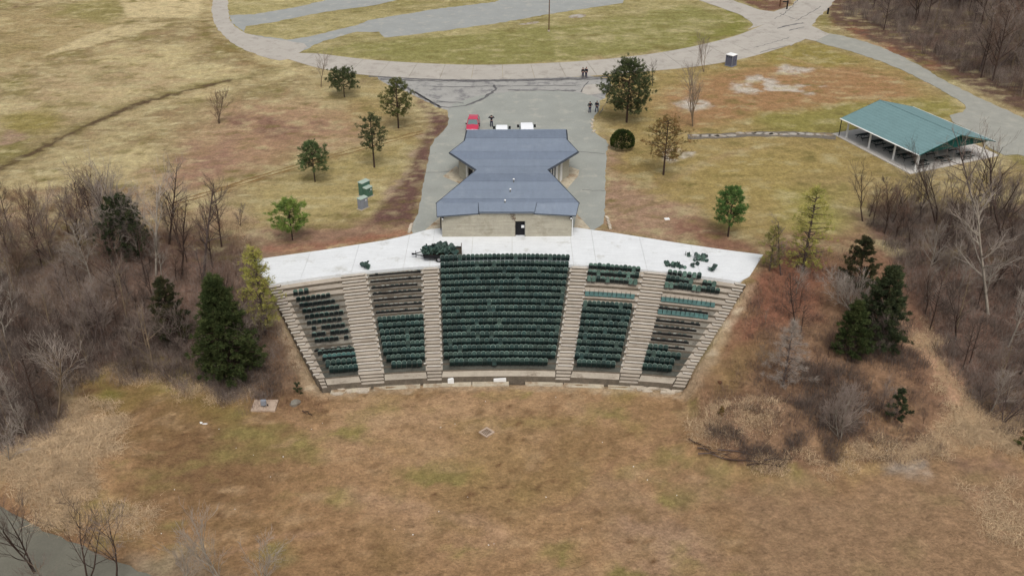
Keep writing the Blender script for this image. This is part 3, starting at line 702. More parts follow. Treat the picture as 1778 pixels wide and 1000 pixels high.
for x0, x1 in foot:
    xs = np.linspace(x0, x1, 6)
    P = [(x, float(Yf(NROW + 1.0, x)) + .2) for x in xs] + [(x, float(Yf(NROW + 1.62, x)) + R.uniform(-.04, .04)) for x in xs[::-1]]
    part(MB().prism(P, -5.4, -4.86 + R.uniform(-.02, .02)), 'footing', M['footing'], st)
for i in range(26):   # broken rubble along the ragged right and left ends of the footing
    x = R.uniform(11.5, 16.3) if i < 18 else R.uniform(-18.3, -14.0)
    y = float(Yf(NROW + 1.25, x)) + R.uniform(-.45, .35); s = R.uniform(.12, .42)
    q = [(x + s * R.uniform(.7, 1.2) * math.cos(t) * 1.7, y + s * .6 * math.sin(t)) for t in np.arange(0, 6.2, 1.1)]
    part(MB().prism(q, -5.1, -4.86 + R.uniform(0, .12)), 'rubble', M['stone'], st)
# the fallen white facing blocks on the front ledge
def wedge(px, py, w, h, d, label, flip=1):
    x, y = un(px, py, -4.6)
    o = MB().prism([(-w / 2, -d / 2), (w / 2, -d / 2), (w / 2 * .55, d / 2), (-w / 2 * .1, d * .75), (-w / 2 * .8, d / 2)], 0, [h * .8, h, h * .7, h * .9, h * .75]).build('concrete_block', M['white'], None, (x, y, -4.84 + .0), 0, bevel=.03)
    tag(o, label, 'block', 'white blocks in front of the centre seats'); return o
wedge(868, 656, 1.25, .45, .7, 'larger white angular block fallen against the front ledge below the centre seats')
wedge(783, 660, .62, .6, .5, 'smaller white block at the foot of the left centre aisle')

# ------------------------------------------------------------------ seats
def seat_mesh(name, pan, back=True, mat='seat', h=0.86, post=False, lean=0.10):
    mb = MB()
    w = 0.225
    mats = []
    # two cast standards with arm rests (shared between neighbours)
    def seg(n0, mi):
        mats.extend([mi] * (len(mb.F) - n0))
    n0 = len(mb.F)
    mb.box(-.235, -.205, -.05, .03, 0, .36); mb.box(-.24, -.20, -.30, .04, .56, .60); mb.box(-.235, -.205, -.30, -.26, .34, .57); mb.box(-.235, -.205, -.04, .02, .36, .57); seg(n0, 1)
    if back:
        n0 = len(mb.F)
        prof = [(-w, .34), (w, .34), (w, h - .13), (w * .86, h - .045), (w * .5, h), (0, h + .012), (-w * .5, h), (-w * .86, h - .045), (-w, h - .13)]
        V = []
        for t in (0, 1):
            for (x, z) in prof:
                cur = .045 * (1 - (x / w) ** 2)
                V.append((x, (z - .40) * lean / .44 + cur + (0.0 if t == 0 else .045) , z))
        n = len(prof)
        mb.add(V, [tuple(range(n)), tuple(range(n, 2 * n))[::-1]] + [(i, n + i, n + (i + 1) % n, (i + 1) % n) for i in range(n)])
        seg(n0, 0)
    if back:   # pale moulded rim along the top of the back
        n0 = len(mb.F); rim_ = [(-w, h - .30), (-w, h - .13), (-w * .86, h - .045), (-w * .5, h), (0, h + .012), (w * .5, h), (w * .86, h - .045), (w, h - .13), (w, h - .30)]
        pts_ = [(x * .97, (z - .40) * lean / .44 + .045 * (1 - (x / w) ** 2) + .02, z) for x, z in rim_]
        for p_, q_ in zip(pts_[:-1], pts_[1:]): mb.tube([p_, q_], .026, 4, False)
        seg(n0, 3)
    n0 = len(mb.F)
    if pan == 'down': mb.box(-.205, .205, -.42, .0, .40, .455); seg(n0, 0)
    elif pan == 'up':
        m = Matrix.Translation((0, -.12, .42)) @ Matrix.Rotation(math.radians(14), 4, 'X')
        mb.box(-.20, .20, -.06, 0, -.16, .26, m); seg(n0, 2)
    elif pan == 'flat':
        m = Matrix.Translation((0, 0, .34)) @ Matrix.Rotation(math.radians(38), 4, 'X')
        mb.box(-.222, .222, -.36, .16, 0, .04, m); seg(n0, 0)
        n0 = len(mb.F); mb.box(-.25, -.22, .22, .25, 0, .62); seg(n0, 1)
    me = mb.mesh(name)
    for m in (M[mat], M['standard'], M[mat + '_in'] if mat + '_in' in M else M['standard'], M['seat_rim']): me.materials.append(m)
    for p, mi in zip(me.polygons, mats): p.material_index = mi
    return me
M['seat_rim'] = nmat('pale_plastic_rim', lin((128, 146, 136)), 0.8, 0.35, 2.5, 8, objvar=0.35)
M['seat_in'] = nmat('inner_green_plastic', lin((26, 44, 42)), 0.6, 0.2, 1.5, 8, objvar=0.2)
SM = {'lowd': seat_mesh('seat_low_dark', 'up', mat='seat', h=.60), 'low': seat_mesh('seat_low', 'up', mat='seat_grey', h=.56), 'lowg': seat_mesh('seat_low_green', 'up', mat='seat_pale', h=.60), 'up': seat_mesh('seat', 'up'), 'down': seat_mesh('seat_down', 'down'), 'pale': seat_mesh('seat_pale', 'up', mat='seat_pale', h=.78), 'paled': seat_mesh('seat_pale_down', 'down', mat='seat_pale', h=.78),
      'flat': seat_mesh('seat_flat', 'flat', back=False, mat='seat_teal'), 'teal': seat_mesh('seat_tealup', 'up', mat='seat_teal', h=.80)}
ORD = ['top', 'second', 'third', 'fourth', 'fifth', 'sixth', 'seventh', 'eighth', 'ninth', 'tenth', 'eleventh', 'twelfth', 'thirteenth', 'fourteenth', 'fifteenth', 'sixteenth', 'bottom']
BN = {1: 'far left block', 3: 'left inner block', 5: 'wide centre block', 7: 'right inner block', 9: 'far right block'}
def seat_row(si, k, style, xa=0.0, xb=1.0, pitch=0.47, desc='dark green seats', gap=None, frac_down=.07):
    """a row on tread k of block si between the fractions xa..xb"""
    a, b = SEGS[si]
    x0, _ = cross(a, k); x1, _ = cross(b, k)
    if k == 0: x0, x1 = cross(a, 0)[0], cross(b, 0)[0]
    x0, x1 = x0 + .12 + (x1 - x0) * xa, x1 - .08 - (x1 - x0) * (1 - xb)
    n = max(2, int(round((x1 - x0) / pitch))); zz = ZR[k] if k else 0.055
    ym = float(Yf(k, (x0 + x1) / 2)) + 0.50
    root = empty('seat_row', ((x0 + x1) / 2, ym, zz))
    r = (k if si == 5 else k - 1); last = 16 if si == 5 else 15
    w = 'bottom' if r == last else ORD[r]
    tag(root, 'row of %s, %s of the %s' % (desc, w + (' from the plaza' if w not in ('top', 'bottom') else ''), BN[si]), 'seat row', 'rows of seats on the amphitheatre steps')
    for i in range(n):
        x = x0 + (i + .5) * (x1 - x0) / n
        if gap and gap(i, n): continue
        y = float(Yf(k, x)) + 0.50
        if style == 'mix': me = SM['down'] if R.random() < frac_down else SM['up']
        elif style == 'lowmix': me = SM['low'] if R.random() < .5 else (SM['lowg'] if R.random() < .6 else SM['lowd'])
        elif style == 'palemix': me = SM['paled'] if R.random() < .3 else (SM['pale'] if R.random() < .7 else SM['up'])
        else: me = SM[style]
        o = bpy.data.objects.new('seat', me); C.objects.link(o); o.parent = root
        sl = -2 * row_par(min(k, NROW))[1] * (x - row_par(min(k, NROW))[2])
        o.location = (x - root.location.x, y - ym, 0)
        o.rotation_euler = (R.uniform(-.05, .05), 0, math.atan(sl) + R.uniform(-.07, .07))
    return root
stmesh = MB()
def stripped_row(si, k, xa=0.0, xb=1.0, desc='stripped seat frames', tabs=.6, green=False, lo=0.0):
    a, b = SEGS[si]
    x0, _ = cross(a, k); x1, _ = cross(b, k); d = x1 - x0
    x0, x1 = x0 + .05 + d * xa, x1 - .05 - d * (1 - xb)
    n = max(2, int((x1 - x0) / .47))
    xm = (x0 + x1) / 2; root = empty('seat_frame_row', (xm, float(Yf(k, xm)) + .3, ZR[k]))
    tag(root, 'row of %s, %s from the plaza in the %s' % (desc, 'first' if k == 1 else ORD[k - 1], BN[si]), 'seat frame row', 'rows of stripped seat frames')
    def cv(x, o): return float(Yf(k, x)) + o - root.location.y
    xs = np.linspace(x0, x1, 7); mb = MB()
    P = [(x - xm, cv(x, .16)) for x in xs] + [(x - xm, cv(x, .30)) for x in xs[::-1]]
    mb.prism(P, .0, .22 if green else .16); mb.build('beam', M['standard'] if green else M['beam'], root)  # beam coloured black to carry the shadow line under the frames
    for i in range(n):
        x = x0 + (i + .5) * (x1 - x0) / n
        if R.random() < .1: continue
        b2 = MB(); y = cv(x, .40)
        if green:
            m = Matrix.Translation((x - xm, y, .10)) @ Matrix.Rotation(R.uniform(-.25, .25), 4, 'Z') @ Matrix.Rotation(R.uniform(-.3, .2), 4, 'X')
            b2.box(-.21, .21, -.22, .2, 0, .05, m); b2.box(-.02, .02, .0, .06, -.1, .28, m)
            b2.build('seat_frame', [M['seat'], M['seat_pale'], M['seat_grey']][int(R.random() * 2.99)], root)
        else:
            b2.box(x - xm - .16, x - xm + .16, y - .04, y + .05, .10, .22); b2.box(x - xm - .04, x - xm + .04, y - .14, y + .2, 0, .14)
            b2.build('seat_frame', M['tab'] if R.random() < tabs else M['seat_grey'], root)
    return root
for k in range(0, 17): seat_row(5, k, 'mix', *( (0.05, .94) if k == 16 else (0, 1)))
for k in range(9, 17): seat_row(3, k, 'mix', *( (.13, .93) if k == 16 else ((.04, 1) if k == 15 else (0, 1))))
for k in range(1, 9): stripped_row(3, k, 0.02, .98 if k != 3 else .9, tabs=.75 if k in (1, 2, 5, 8) else .3)
for k in (1, 2, 3): seat_row(7, k, 'palemix', desc='faded grey green seats')
seat_row(7, 5, 'flat', desc='teal panels and posts')
for k in range(7, 17): seat_row(7, k, 'mix', *( (.07, .93) if k == 16 else (0, 1)))
seat_row(9, 1, 'palemix', 0, .58, desc='tarnished grey green seats')
seat_row(9, 2, 'palemix', 0, .86, desc='gapped faded green seats', gap=lambda i, n: .52 < i / n < .66)
seat_row(9, 3, 'palemix', 0, .97, desc='askew faded green seats')
for k, x1 in ((5, 1), (7, 1)): seat_row(9, k, 'flat', desc='teal panels and posts')
for k in (6, 8, 9, 10, 11, 12): stripped_row(9, k, 0, .98 - .01 * k, tabs=.4)
for k, e in ((13, .55), (14, .95), (15, .88), (16, .92)): seat_row(9, k, 'mix', 0, e)
seat_row(1, 3, 'pale', .02, .36, desc='few pale green seats')
for k, s, e in ((4, .03, .74), (5, .05, .80), (6, .06, .86), (7, .06, .92), (8, .05, .86), (9, .1, .9), (10, .05, .95), (11, .05, .92), (12, 0, .96), (13, 0, 1)):
    if k == 12: stripped_row(1, k, s, e, desc='stripped seat frames', tabs=.5)
    else: seat_row(1, k, 'lowmix', s, e, desc='low battered grey green seats', gap=lambda i, n, k=k: (i * 7 + k * 3) % 17 == 0)
seat_row(1, 14, 'teal', .05, 1, desc='teal green seats')
seat_row(1, 15, 'mix', .05, 1); seat_row(1, 16, 'mix', .08, 1)

# ------------------------------------------------------------------ pavilion building behind the plaza
bl = empty('concession_building', (-0.6, 105, 0))
tag(bl, 'low concrete building with a grey hourglass shaped roof at the back of the white plaza', 'building')
ZRF = 3.5
roof_px = [(758, 352.3), (780.5 + 46.5, 295), (780.5, 264.8), (806.7, 244.3), (811, 226), (983, 225.2), (984.5, 242.4), (1003.8, 263.4), (951, 295), (1005, 352)]
RP = [un(p[0], p[1], ZRF) for p in roof_px]
def clipY(P, y, keep_above):
    out = []
    for i in range(len(P)):
        a, b = P[i], P[(i + 1) % len(P)]
        ia = (a[1] >= y) == keep_above; ib = (b[1] >= y) == keep_above
        if ia: out.append(a)
        if ia != ib:
            t = (y - a[1]) / (b[1] - a[1]); out.append((a[0] + (b[0] - a[0]) * t, y))
    return out
cutY = [un(889, v, ZRF)[1] for v in (353, 345, 330, 315, 301.5, 289, 276.5, 263, 250.5, 240, 224)]
for i in range(len(cutY) - 1):
    P = clipY(clipY(RP, cutY[i], True), cutY[i + 1] - .05, False)
    if len(P) < 3: continue
    part(MB().prism(P, ZRF - .28, ZRF + .012 * (i % 2)), 'roofing_sheet', M['roofm'] if i % 3 else M['roofm2'], bl)
# raised edge trim along the roof outline
for i in range(len(RP)):
    a, b = RP[i], RP[(i + 1) % len(RP)]
    if i == len(RP) - 1: continue
    mb = MB(); V, F = tube([(a[0], a[1], ZRF - .1), (b[0], b[1], ZRF - .1)], .15, 4); mb.add(V, F)
    part(mb, 'edge_trim', M['fascia'] if i not in (4,) else M['roofm'], bl)
# front aprons sloping down to the eave
L0, L1 = RP[0], un(831, 352.3, ZRF); e0, e1 = un(758.8, 376, 2.92), un(831, 370.7, 3.0)
R0, R1 = un(931.5, 352.3, ZRF), RP[-1]; f0, f1 = un(927.7, 370.7, 3.0), un(999.8, 374.7, 2.92)
part(MB().prism([e0, e1, L1, L0], [2.80, 2.86, 3.25, 3.25], [2.92, 2.98, ZRF - .01, ZRF - .01]), 'roof_apron', M['roofm'], bl)
part(MB().prism([f0, f1, R1, R0], [2.86, 2.80, 3.25, 3.25], [2.98, 2.92, ZRF - .01, ZRF - .01]), 'roof_apron', M['roofm'], bl)
c0, c1 = un(832, 368, 3.3), un(927.7, 368, 3.3)
part(MB().prism([c0, c1, (R0[0] + .02, R0[1] + .1), (L1[0] - .02, L1[1] + .1)], [3.08, 3.08, 3.3, 3.3], [3.3, 3.3, ZRF + .07, ZRF + .07]), 'roof_apron', M['roofm'], bl)
for (a, za, b, zb) in ((e0, 2.9, e1, 2.96), (e1, 2.96, L1, 3.5), (c0, 3.25, c1, 3.25), (f0, 2.96, f1, 2.9), (f0, 2.96, R0, 3.5), (e0, 2.88, L0, 3.4), (f1, 2.88, R1, 3.4)):
    mb = MB(); mb.tube([(a[0], a[1], za), (b[0], b[1], zb)], .05, 4); part(mb, 'edge_trim', M['fascia'], bl)
# walls: front wall slightly bowed, cast in six lifts; sides follow the roof, set in
WL, WR = un(768, 412), un(992, 411)
def wallseg(a, b, z0, z1, th, mat, name='wall', hole=None):
    dx, dy = b[0] - a[0], b[1] - a[1]; L = math.hypot(dx, dy); ux, uy = dx / L, dy / L; nx, ny = -uy, ux
    def bx_(s0, s1, za, zb, nm=name, off=0.0, t=th, m=mat):
        P = [(a[0] + ux * s0 + nx * off, a[1] + uy * s0 + ny * off), (a[0] + ux * s1 + nx * off, a[1] + uy * s1 + ny * off), (a[0] + ux * s1 + nx * (off + t), a[1] + uy * s1 + ny * (off + t)), (a[0] + ux * s0 + nx * (off + t), a[1] + uy * s0 + ny * (off + t))]
        part(MB().prism(P, za, zb), nm, m, bl)
    if hole:
        s0, s1, zt = hole
        bx_(0, s0, z0, z1); bx_(s1, L, z0, z1); bx_(s0 + .001, s1 - .001, zt, z1 - .001)
    else: bx_(0, L, z0, z1)
    return bx_
dl = (895 - 768) / (992 - 768) * (WR[0] - WL[0]); dr = (911 - 768) / (992 - 768) * (WR[0] - WL[0])
bxf = wallseg(WL, WR, 0.05, 2.84, 0.3, M['wall'], hole=(dl, dr, 2.0))
bxf(4.4, 10.35, 2.842, 3.06, 'parapet', .01, .28)
for z in (0.5, 0.95, 1.4, 1.85, 2.3):   # pour lines, standing proud as thin fins
    for s0, s1 in ((0.02, dl - .02), (dr + .02, math.hypot(WR[0] - WL[0], WR[1] - WL[1]) - .02)):
        bxf(s0, s1, z, z + .022, 'pour_line', -.012, .012, M['concrete'])
bxf(dl - .06, dl, .06, 2.05, 'door_frame', -.03, .12, M['concrete_dark']); bxf(dr, dr + .06, .06, 2.05, 'door_frame', -.03, .12, M['steel'])
bxf(dl, dr, .06, 1.99, 'doorway', 0.32, .05, M['black'])
dsh = bxf(dr - .42, dr - .02, 1.05, 1.45, 'notice_board', 0.16, .03, M['box_grey'])
bxf(dr - .38, dr - .06, 1.1, 1.4, 'notice_paper', 0.14, .02, M['white'])
# scrawl on the wall over the door
for (p, q) in (((885, 372), (893, 372.6)), ((886, 374.2), (895, 374.6)), ((888, 376.5), (894, 379)), ((893, 377), (890, 382)), ((888, 380), (896, 380.6)), ((893, 372), (890, 378)), ((895, 378), (893, 384)), ((886, 378), (889, 376))):
    xa = WL[0] + (p[0] - 768) / 224 * (WR[0] - WL[0]); xb = WL[0] + (q[0] - 768) / 224 * (WR[0] - WL[0])
    za, zb = [max(2.0, 2.84 - (v - 374) * .075) for v in (p[1], q[1])]
    part(MB().tube([(xa, WL[1] - .01, za), (xb, WL[1] - .01, zb)], .02, 4), 'painted_scrawl', M['rust'], bl)
def inset(P, d):
    out = []; n = len(P)
    for i in range(n):
        p0, p1, p2 = np.array(P[i - 1]), np.array(P[i]), np.array(P[(i + 1) % n])
        e1 = (p1 - p0) / np.linalg.norm(p1 - p0); e2 = (p2 - p1) / np.linalg.norm(p2 - p1)
        n1 = np.array([-e1[1], e1[0]]); n2 = np.array([-e2[1], e2[0]])
        ar = sum(P[k][0] * P[(k + 1) % n][1] - P[(k + 1) % n][0] * P[k][1] for k in range(n))
        s = 1 if ar > 0 else -1
        b = (n1 + n2); b = b / max(np.linalg.norm(b), .3); c = max(b @ n1, .35)
        out.append(tuple(p1 + b * s * d / c))
    return out
IP = inset(RP, 1.0)
IP[0] = (WL[0] + .0, WL[1] + .31); IP[-1] = (WR[0] - .0, WR[1] + .31)
for i in range(len(IP) - 1):
    a, b = IP[i], IP[i + 1]
    wallseg(a, b, .05, 2.78 if i in (0, len(IP) - 2) else 3.21, -.25, M['wall'])
def on_wall(i, t0, t1, z0, z1, name, mat, off=-.03, th=.05):
    a, b = IP[i], IP[i + 1]; L = math.hypot(b[0] - a[0], b[1] - a[1]); ux, uy = (b[0] - a[0]) / L, (b[1] - a[1]) / L
    nx, ny = -uy, ux
    P = [(a[0] + ux * s * L + nx * o, a[1] + uy * s * L + ny * o) for s, o in ((t0, .004), (t1, .004), (t1, .004 + th), (t0, .004 + th))]
    part(MB().prism(P, z0, z1), name, mat, bl)
on_wall(1, .45, .62, .06, 2.2, 'door', M['black']); on_wall(1, .38, .44, .06, 2.9, 'pilaster', M['offwhite'], th=.12); on_wall(1, .64, .70, .06, 2.9, 'pilaster', M['offwhite'], th=.12)
on_wall(1, .02, .3, .06, 3.0, 'recess_shade', M['fascia'])  # dark sheet on the wall stands for the shade of the recess
on_wall(7, .38, .62, .3, 2.5, 'shutter', M['offwhite'], th=.06); on_wall(7, .47, .5, .3, 2.5, 'pilaster', M['fascia'], th=.09); on_wall(7, .55, .58, .3, 2.5, 'pilaster', M['fascia'], th=.09)
on_wall(7, .64, .98, .06, 3.0, 'recess_shade', M['fascia']); on_wall(7, .25, .32, .06, 2.9, 'pilaster', M['offwhite'], th=.12)  # first sheet paints the matching recess shade on the right wall
for px, py, hh in ((892, 314, .35), (886, 331, .32), (877, 350, .3)):
    x, y = un(px, py, ZRF + .2)
    mb = MB(); mb.tube([(x, y, ZRF - .02), (x, y, ZRF + hh)], .07, 8); part(mb, 'roof_vent', M['steel'], bl)
    mb = MB(); mb.ell((x, y, ZRF + hh + .06), (.13, .13, .08)); part(mb, 'roof_vent', M['white'], bl)
for sx, (wx_, wy_) in ((-1, WL), (1, WR)):
    x = wx_ + (.02 if sx < 0 else -.22)
    mb = MB(); mb.box(x - .02, x + .24, wy_ - .26, wy_ - .02, 2.36, 2.6); part(mb, 'floodlight', M['black'], bl)
    mb = MB(); mb.box(x + .02, x + .20, wy_ - .30, wy_ - .262, 2.38, 2.56); part(mb, 'floodlight_lens', M['white'], bl)
part(MB().tube([(WR[0] + .08, WR[1] - .07, .06), (WR[0] + .08, WR[1] - .07, 2.75)], .055, 6), 'downpipe', M['white'], bl)
part(MB().tube([(WL[0] - .12, WL[1] + .1, .9), (WL[0] - .12, WL[1] + .1, 2.75)], .06, 6), 'downpipe', M['black'], bl)
# concrete aprons on the ground beside the building
def pad(px, name='pavement', mat='footing', z=0.04):
    P = [un(*p) for p in px]; o = MB().prism(P, -.1, z).build(name, M[mat]); o['kind'] = 'structure'; return o
pad([(769, 307), (792, 289), (812, 305), (800, 320), (790, 316)], 'side_pavement'); pad([(1006, 296), (990, 290), (968, 312), (985, 328), (1004, 306)], 'side_pavement')
pad([(738, 400), (768, 374), (775, 398.5)], 'side_pavement'); pad([(1001, 371), (1026, 399), (996, 400)], 'side_pavement')

# ------------------------------------------------------------------ picnic shelter
A_, B_, C_ = [np.array(un(*q)) for q in ((1445, 233), (1580, 303), (1735, 271))]
D_ = A_ + C_ - B_
ps = empty('picnic_shelter', tuple(((A_ + C_) / 2).tolist()) + (0,))
tag(ps, 'open picnic shelter with a teal gabled roof on a pale slab at the right', 'shelter')
ub = (A_ - B_) / np.linalg.norm(A_ - B_); vb = (C_ - B_) / np.linalg.norm(C_ - B_)
gap_ = .05
for i in range(4):
    for j in range(3):
        s0, s1 = i / 4, (i + 1) / 4; t0, t1 = j / 3, (j + 1) / 3
        q = [B_ + (A_ - B_) * s + (C_ - B_) * t for s, t in ((s0, t0), (s1 - .002, t0), (s1 - .002, t1 - .002), (s0, t1 - .002))]
        part(MB().prism([tuple(v) for v in q], -.2, .10), 'slab_panel', M['slab'], ps)
ZE = 2.75
E1, E2, E3 = [np.array(un(*q, ZE)) for q in ((1459, 206), (1596, 270), (1729, 246))]
E3 = E2 + vb * np.linalg.norm(E3 - E2) if False else E3
E4 = E1 + (E3 - E2)
Mf = (E2 + E3) / 2; Mb_ = (E1 + E4) / 2
def projy(x, y, z):
    dz = z - CAMH; return 500 - FPX * (y * math.sin(PITCH) + dz * math.cos(PITCH)) / (y * math.cos(PITCH) - dz * math.sin(PITCH))
ZG = ZE
while projy(Mf[0], Mf[1], ZG) > 235 and ZG < 7: ZG += .02
NS = 12
def lerp(a, b, t): return a + (b - a) * t
for side, (Ea, Eb) in enumerate(((E1, E2), (E4, E3))):
    for i in range(NS):   # courses of shingles, each lapping the one below
        t0, t1 = i / NS, (i + 1) / NS + .012
        P = [lerp(Ea, Mb_, t0), lerp(Eb, Mf, t0), lerp(Eb, Mf, min(t1, 1)), lerp(Ea, Mb_, min(t1, 1))]
        z0, z1 = ZE + (ZG - ZE) * t0, ZE + (ZG - ZE) * min(t1, 1)
        part(MB().prism([tuple(p) for p in P], [z0 - .05, z0 - .05, z1 - .07, z1 - .07], [z0 + .03, z0 + .03, z1 + .0, z1 + .0]), 'shingle_course', M['teal_roof'], ps)
def bar(a, b, r, name, mat, n=4, par=None):
    part(MB().tube([tuple(a), tuple(b)], r, n), name, mat, par or ps)
v3 = lambda p, z: (p[0], p[1], z)
bar(v3(Mb_, ZG + .03), v3(Mf, ZG + .03), .07, 'ridge_cap', M['teal_roof'])
bar(v3(E1, ZE - .03), v3(E2, ZE - .03), .09, 'gutter', M['white']); bar(v3(E4, ZE - .03), v3(E3, ZE - .03), .09, 'gutter', M['white'])
for Ea, Mm in ((E1, Mb_), (E2, Mf), (E3, Mf), (E4, Mb_)): bar(v3(Ea, ZE - .03), v3(Mm, ZG - .03), .06, 'barge_board', M['dark_teal'])
for (Ea, Eb, Mm) in ((E2, E3, Mf), (E1, E4, Mb_)):   # triangular gable cladding, set back under the roof
    s = (Mb_ - Mf) / np.linalg.norm(Mb_ - Mf) * (0.5 if Mm is Mf else -0.5)
    a, b, c = Ea + s + (Eb - Ea) * .06, Eb + s - (Eb - Ea) * .06, Mm + s
    V = [v3(a, ZE - .05), v3(b, ZE - .05), v3(c, ZG - .2)]; V += [(x + s[0] * .1, y + s[1] * .1, z) for x, y, z in V]
    part(MB().add(V, [(0, 1, 2), (5, 4, 3), (0, 3, 4, 1), (1, 4, 5, 2), (2, 5, 3, 0)]), 'gable_cladding', M['dark_teal'], ps)
ue = (E1 - E2) / np.linalg.norm(E1 - E2); ve = (E3 - E2) / np.linalg.norm(E3 - E2)
LE, WE = np.linalg.norm(E1 - E2), np.linalg.norm(E3 - E2)
for side in (.8, WE - .8):
    for s in (0.9, LE * .33, LE * .64, LE - .9):
        p = E2 + ue * s + ve * side
        part(MB().box(p[0] - .1, p[0] + .1, p[1] - .1, p[1] + .1, .09, ZE + (ZG - ZE) * .1), 'post', M['white'], ps)
        part(MB().box(p[0] - .17, p[0] + .17, p[1] - .17, p[1] + .17, .098, .22), 'post_base', M['offwhite'], ps)
bar(v3(E2 + ue * .15 + ve * .3, .1), v3(E2 + ue * .15 + ve * .3, ZE - .25), .06, 'downpipe', M['white'])
bar(v3(E2 + ue * .15 + ve * .3, ZE - .25), v3(E2, ZE - .05), .06, 'downpipe', M['white'])
bar(v3(E1 + ve * .3, .1), v3(E1 + ve * .3, ZE - .05), .06, 'downpipe', M['black'])
# picnic tables standing under the roof
def picnic(x, y, rz, label):
    r = empty('picnic_table', (x, y, .10), rz); tag(r, label, 'picnic table', 'picnic tables under the shelter')
    for q in range(4): MB().box(-.9, .9, -.36 + q * .18, -.20 + q * .18, .71, .75).build('table_top', M['table_dark'], r)
    for s in (-1, 1): MB().box(-.9, .9, s * .68 - .13, s * .68 + .13, .42, .46).build('bench', M['table_dark'], r)
    for sx in (-.65, .65):
        mb = MB(); mb.tube([(sx, -.7, 0), (sx, -.2, .7)], .04, 4); mb.tube([(sx, .7, 0), (sx, .2, .7)], .04, 4); mb.tube([(sx, -.75, .4), (sx, .75, .4)], .04, 4)
        mb.build('leg', M['table_dark'], r)
ang = math.atan2(ve[1], ve[0])
rn = ['nearest the right front corner', 'second from the front gable', 'third from the front gable', 'fourth from the front gable', 'at the far end']
for i in range(5):
    for j in range(3):
        p = E2 + ue * (1.9 + i * (LE - 3.6) / 4.2) + ve * (2.6 + j * (WE - 5.2) / 2)
        picnic(p[0], p[1], ang, 'dark picnic table under the teal shelter, %s, in the %s line' % (['at the front gable end'] + [] if False else (rn[i] if i else 'at the front gable end'), ['left', 'middle', 'right'][j]))

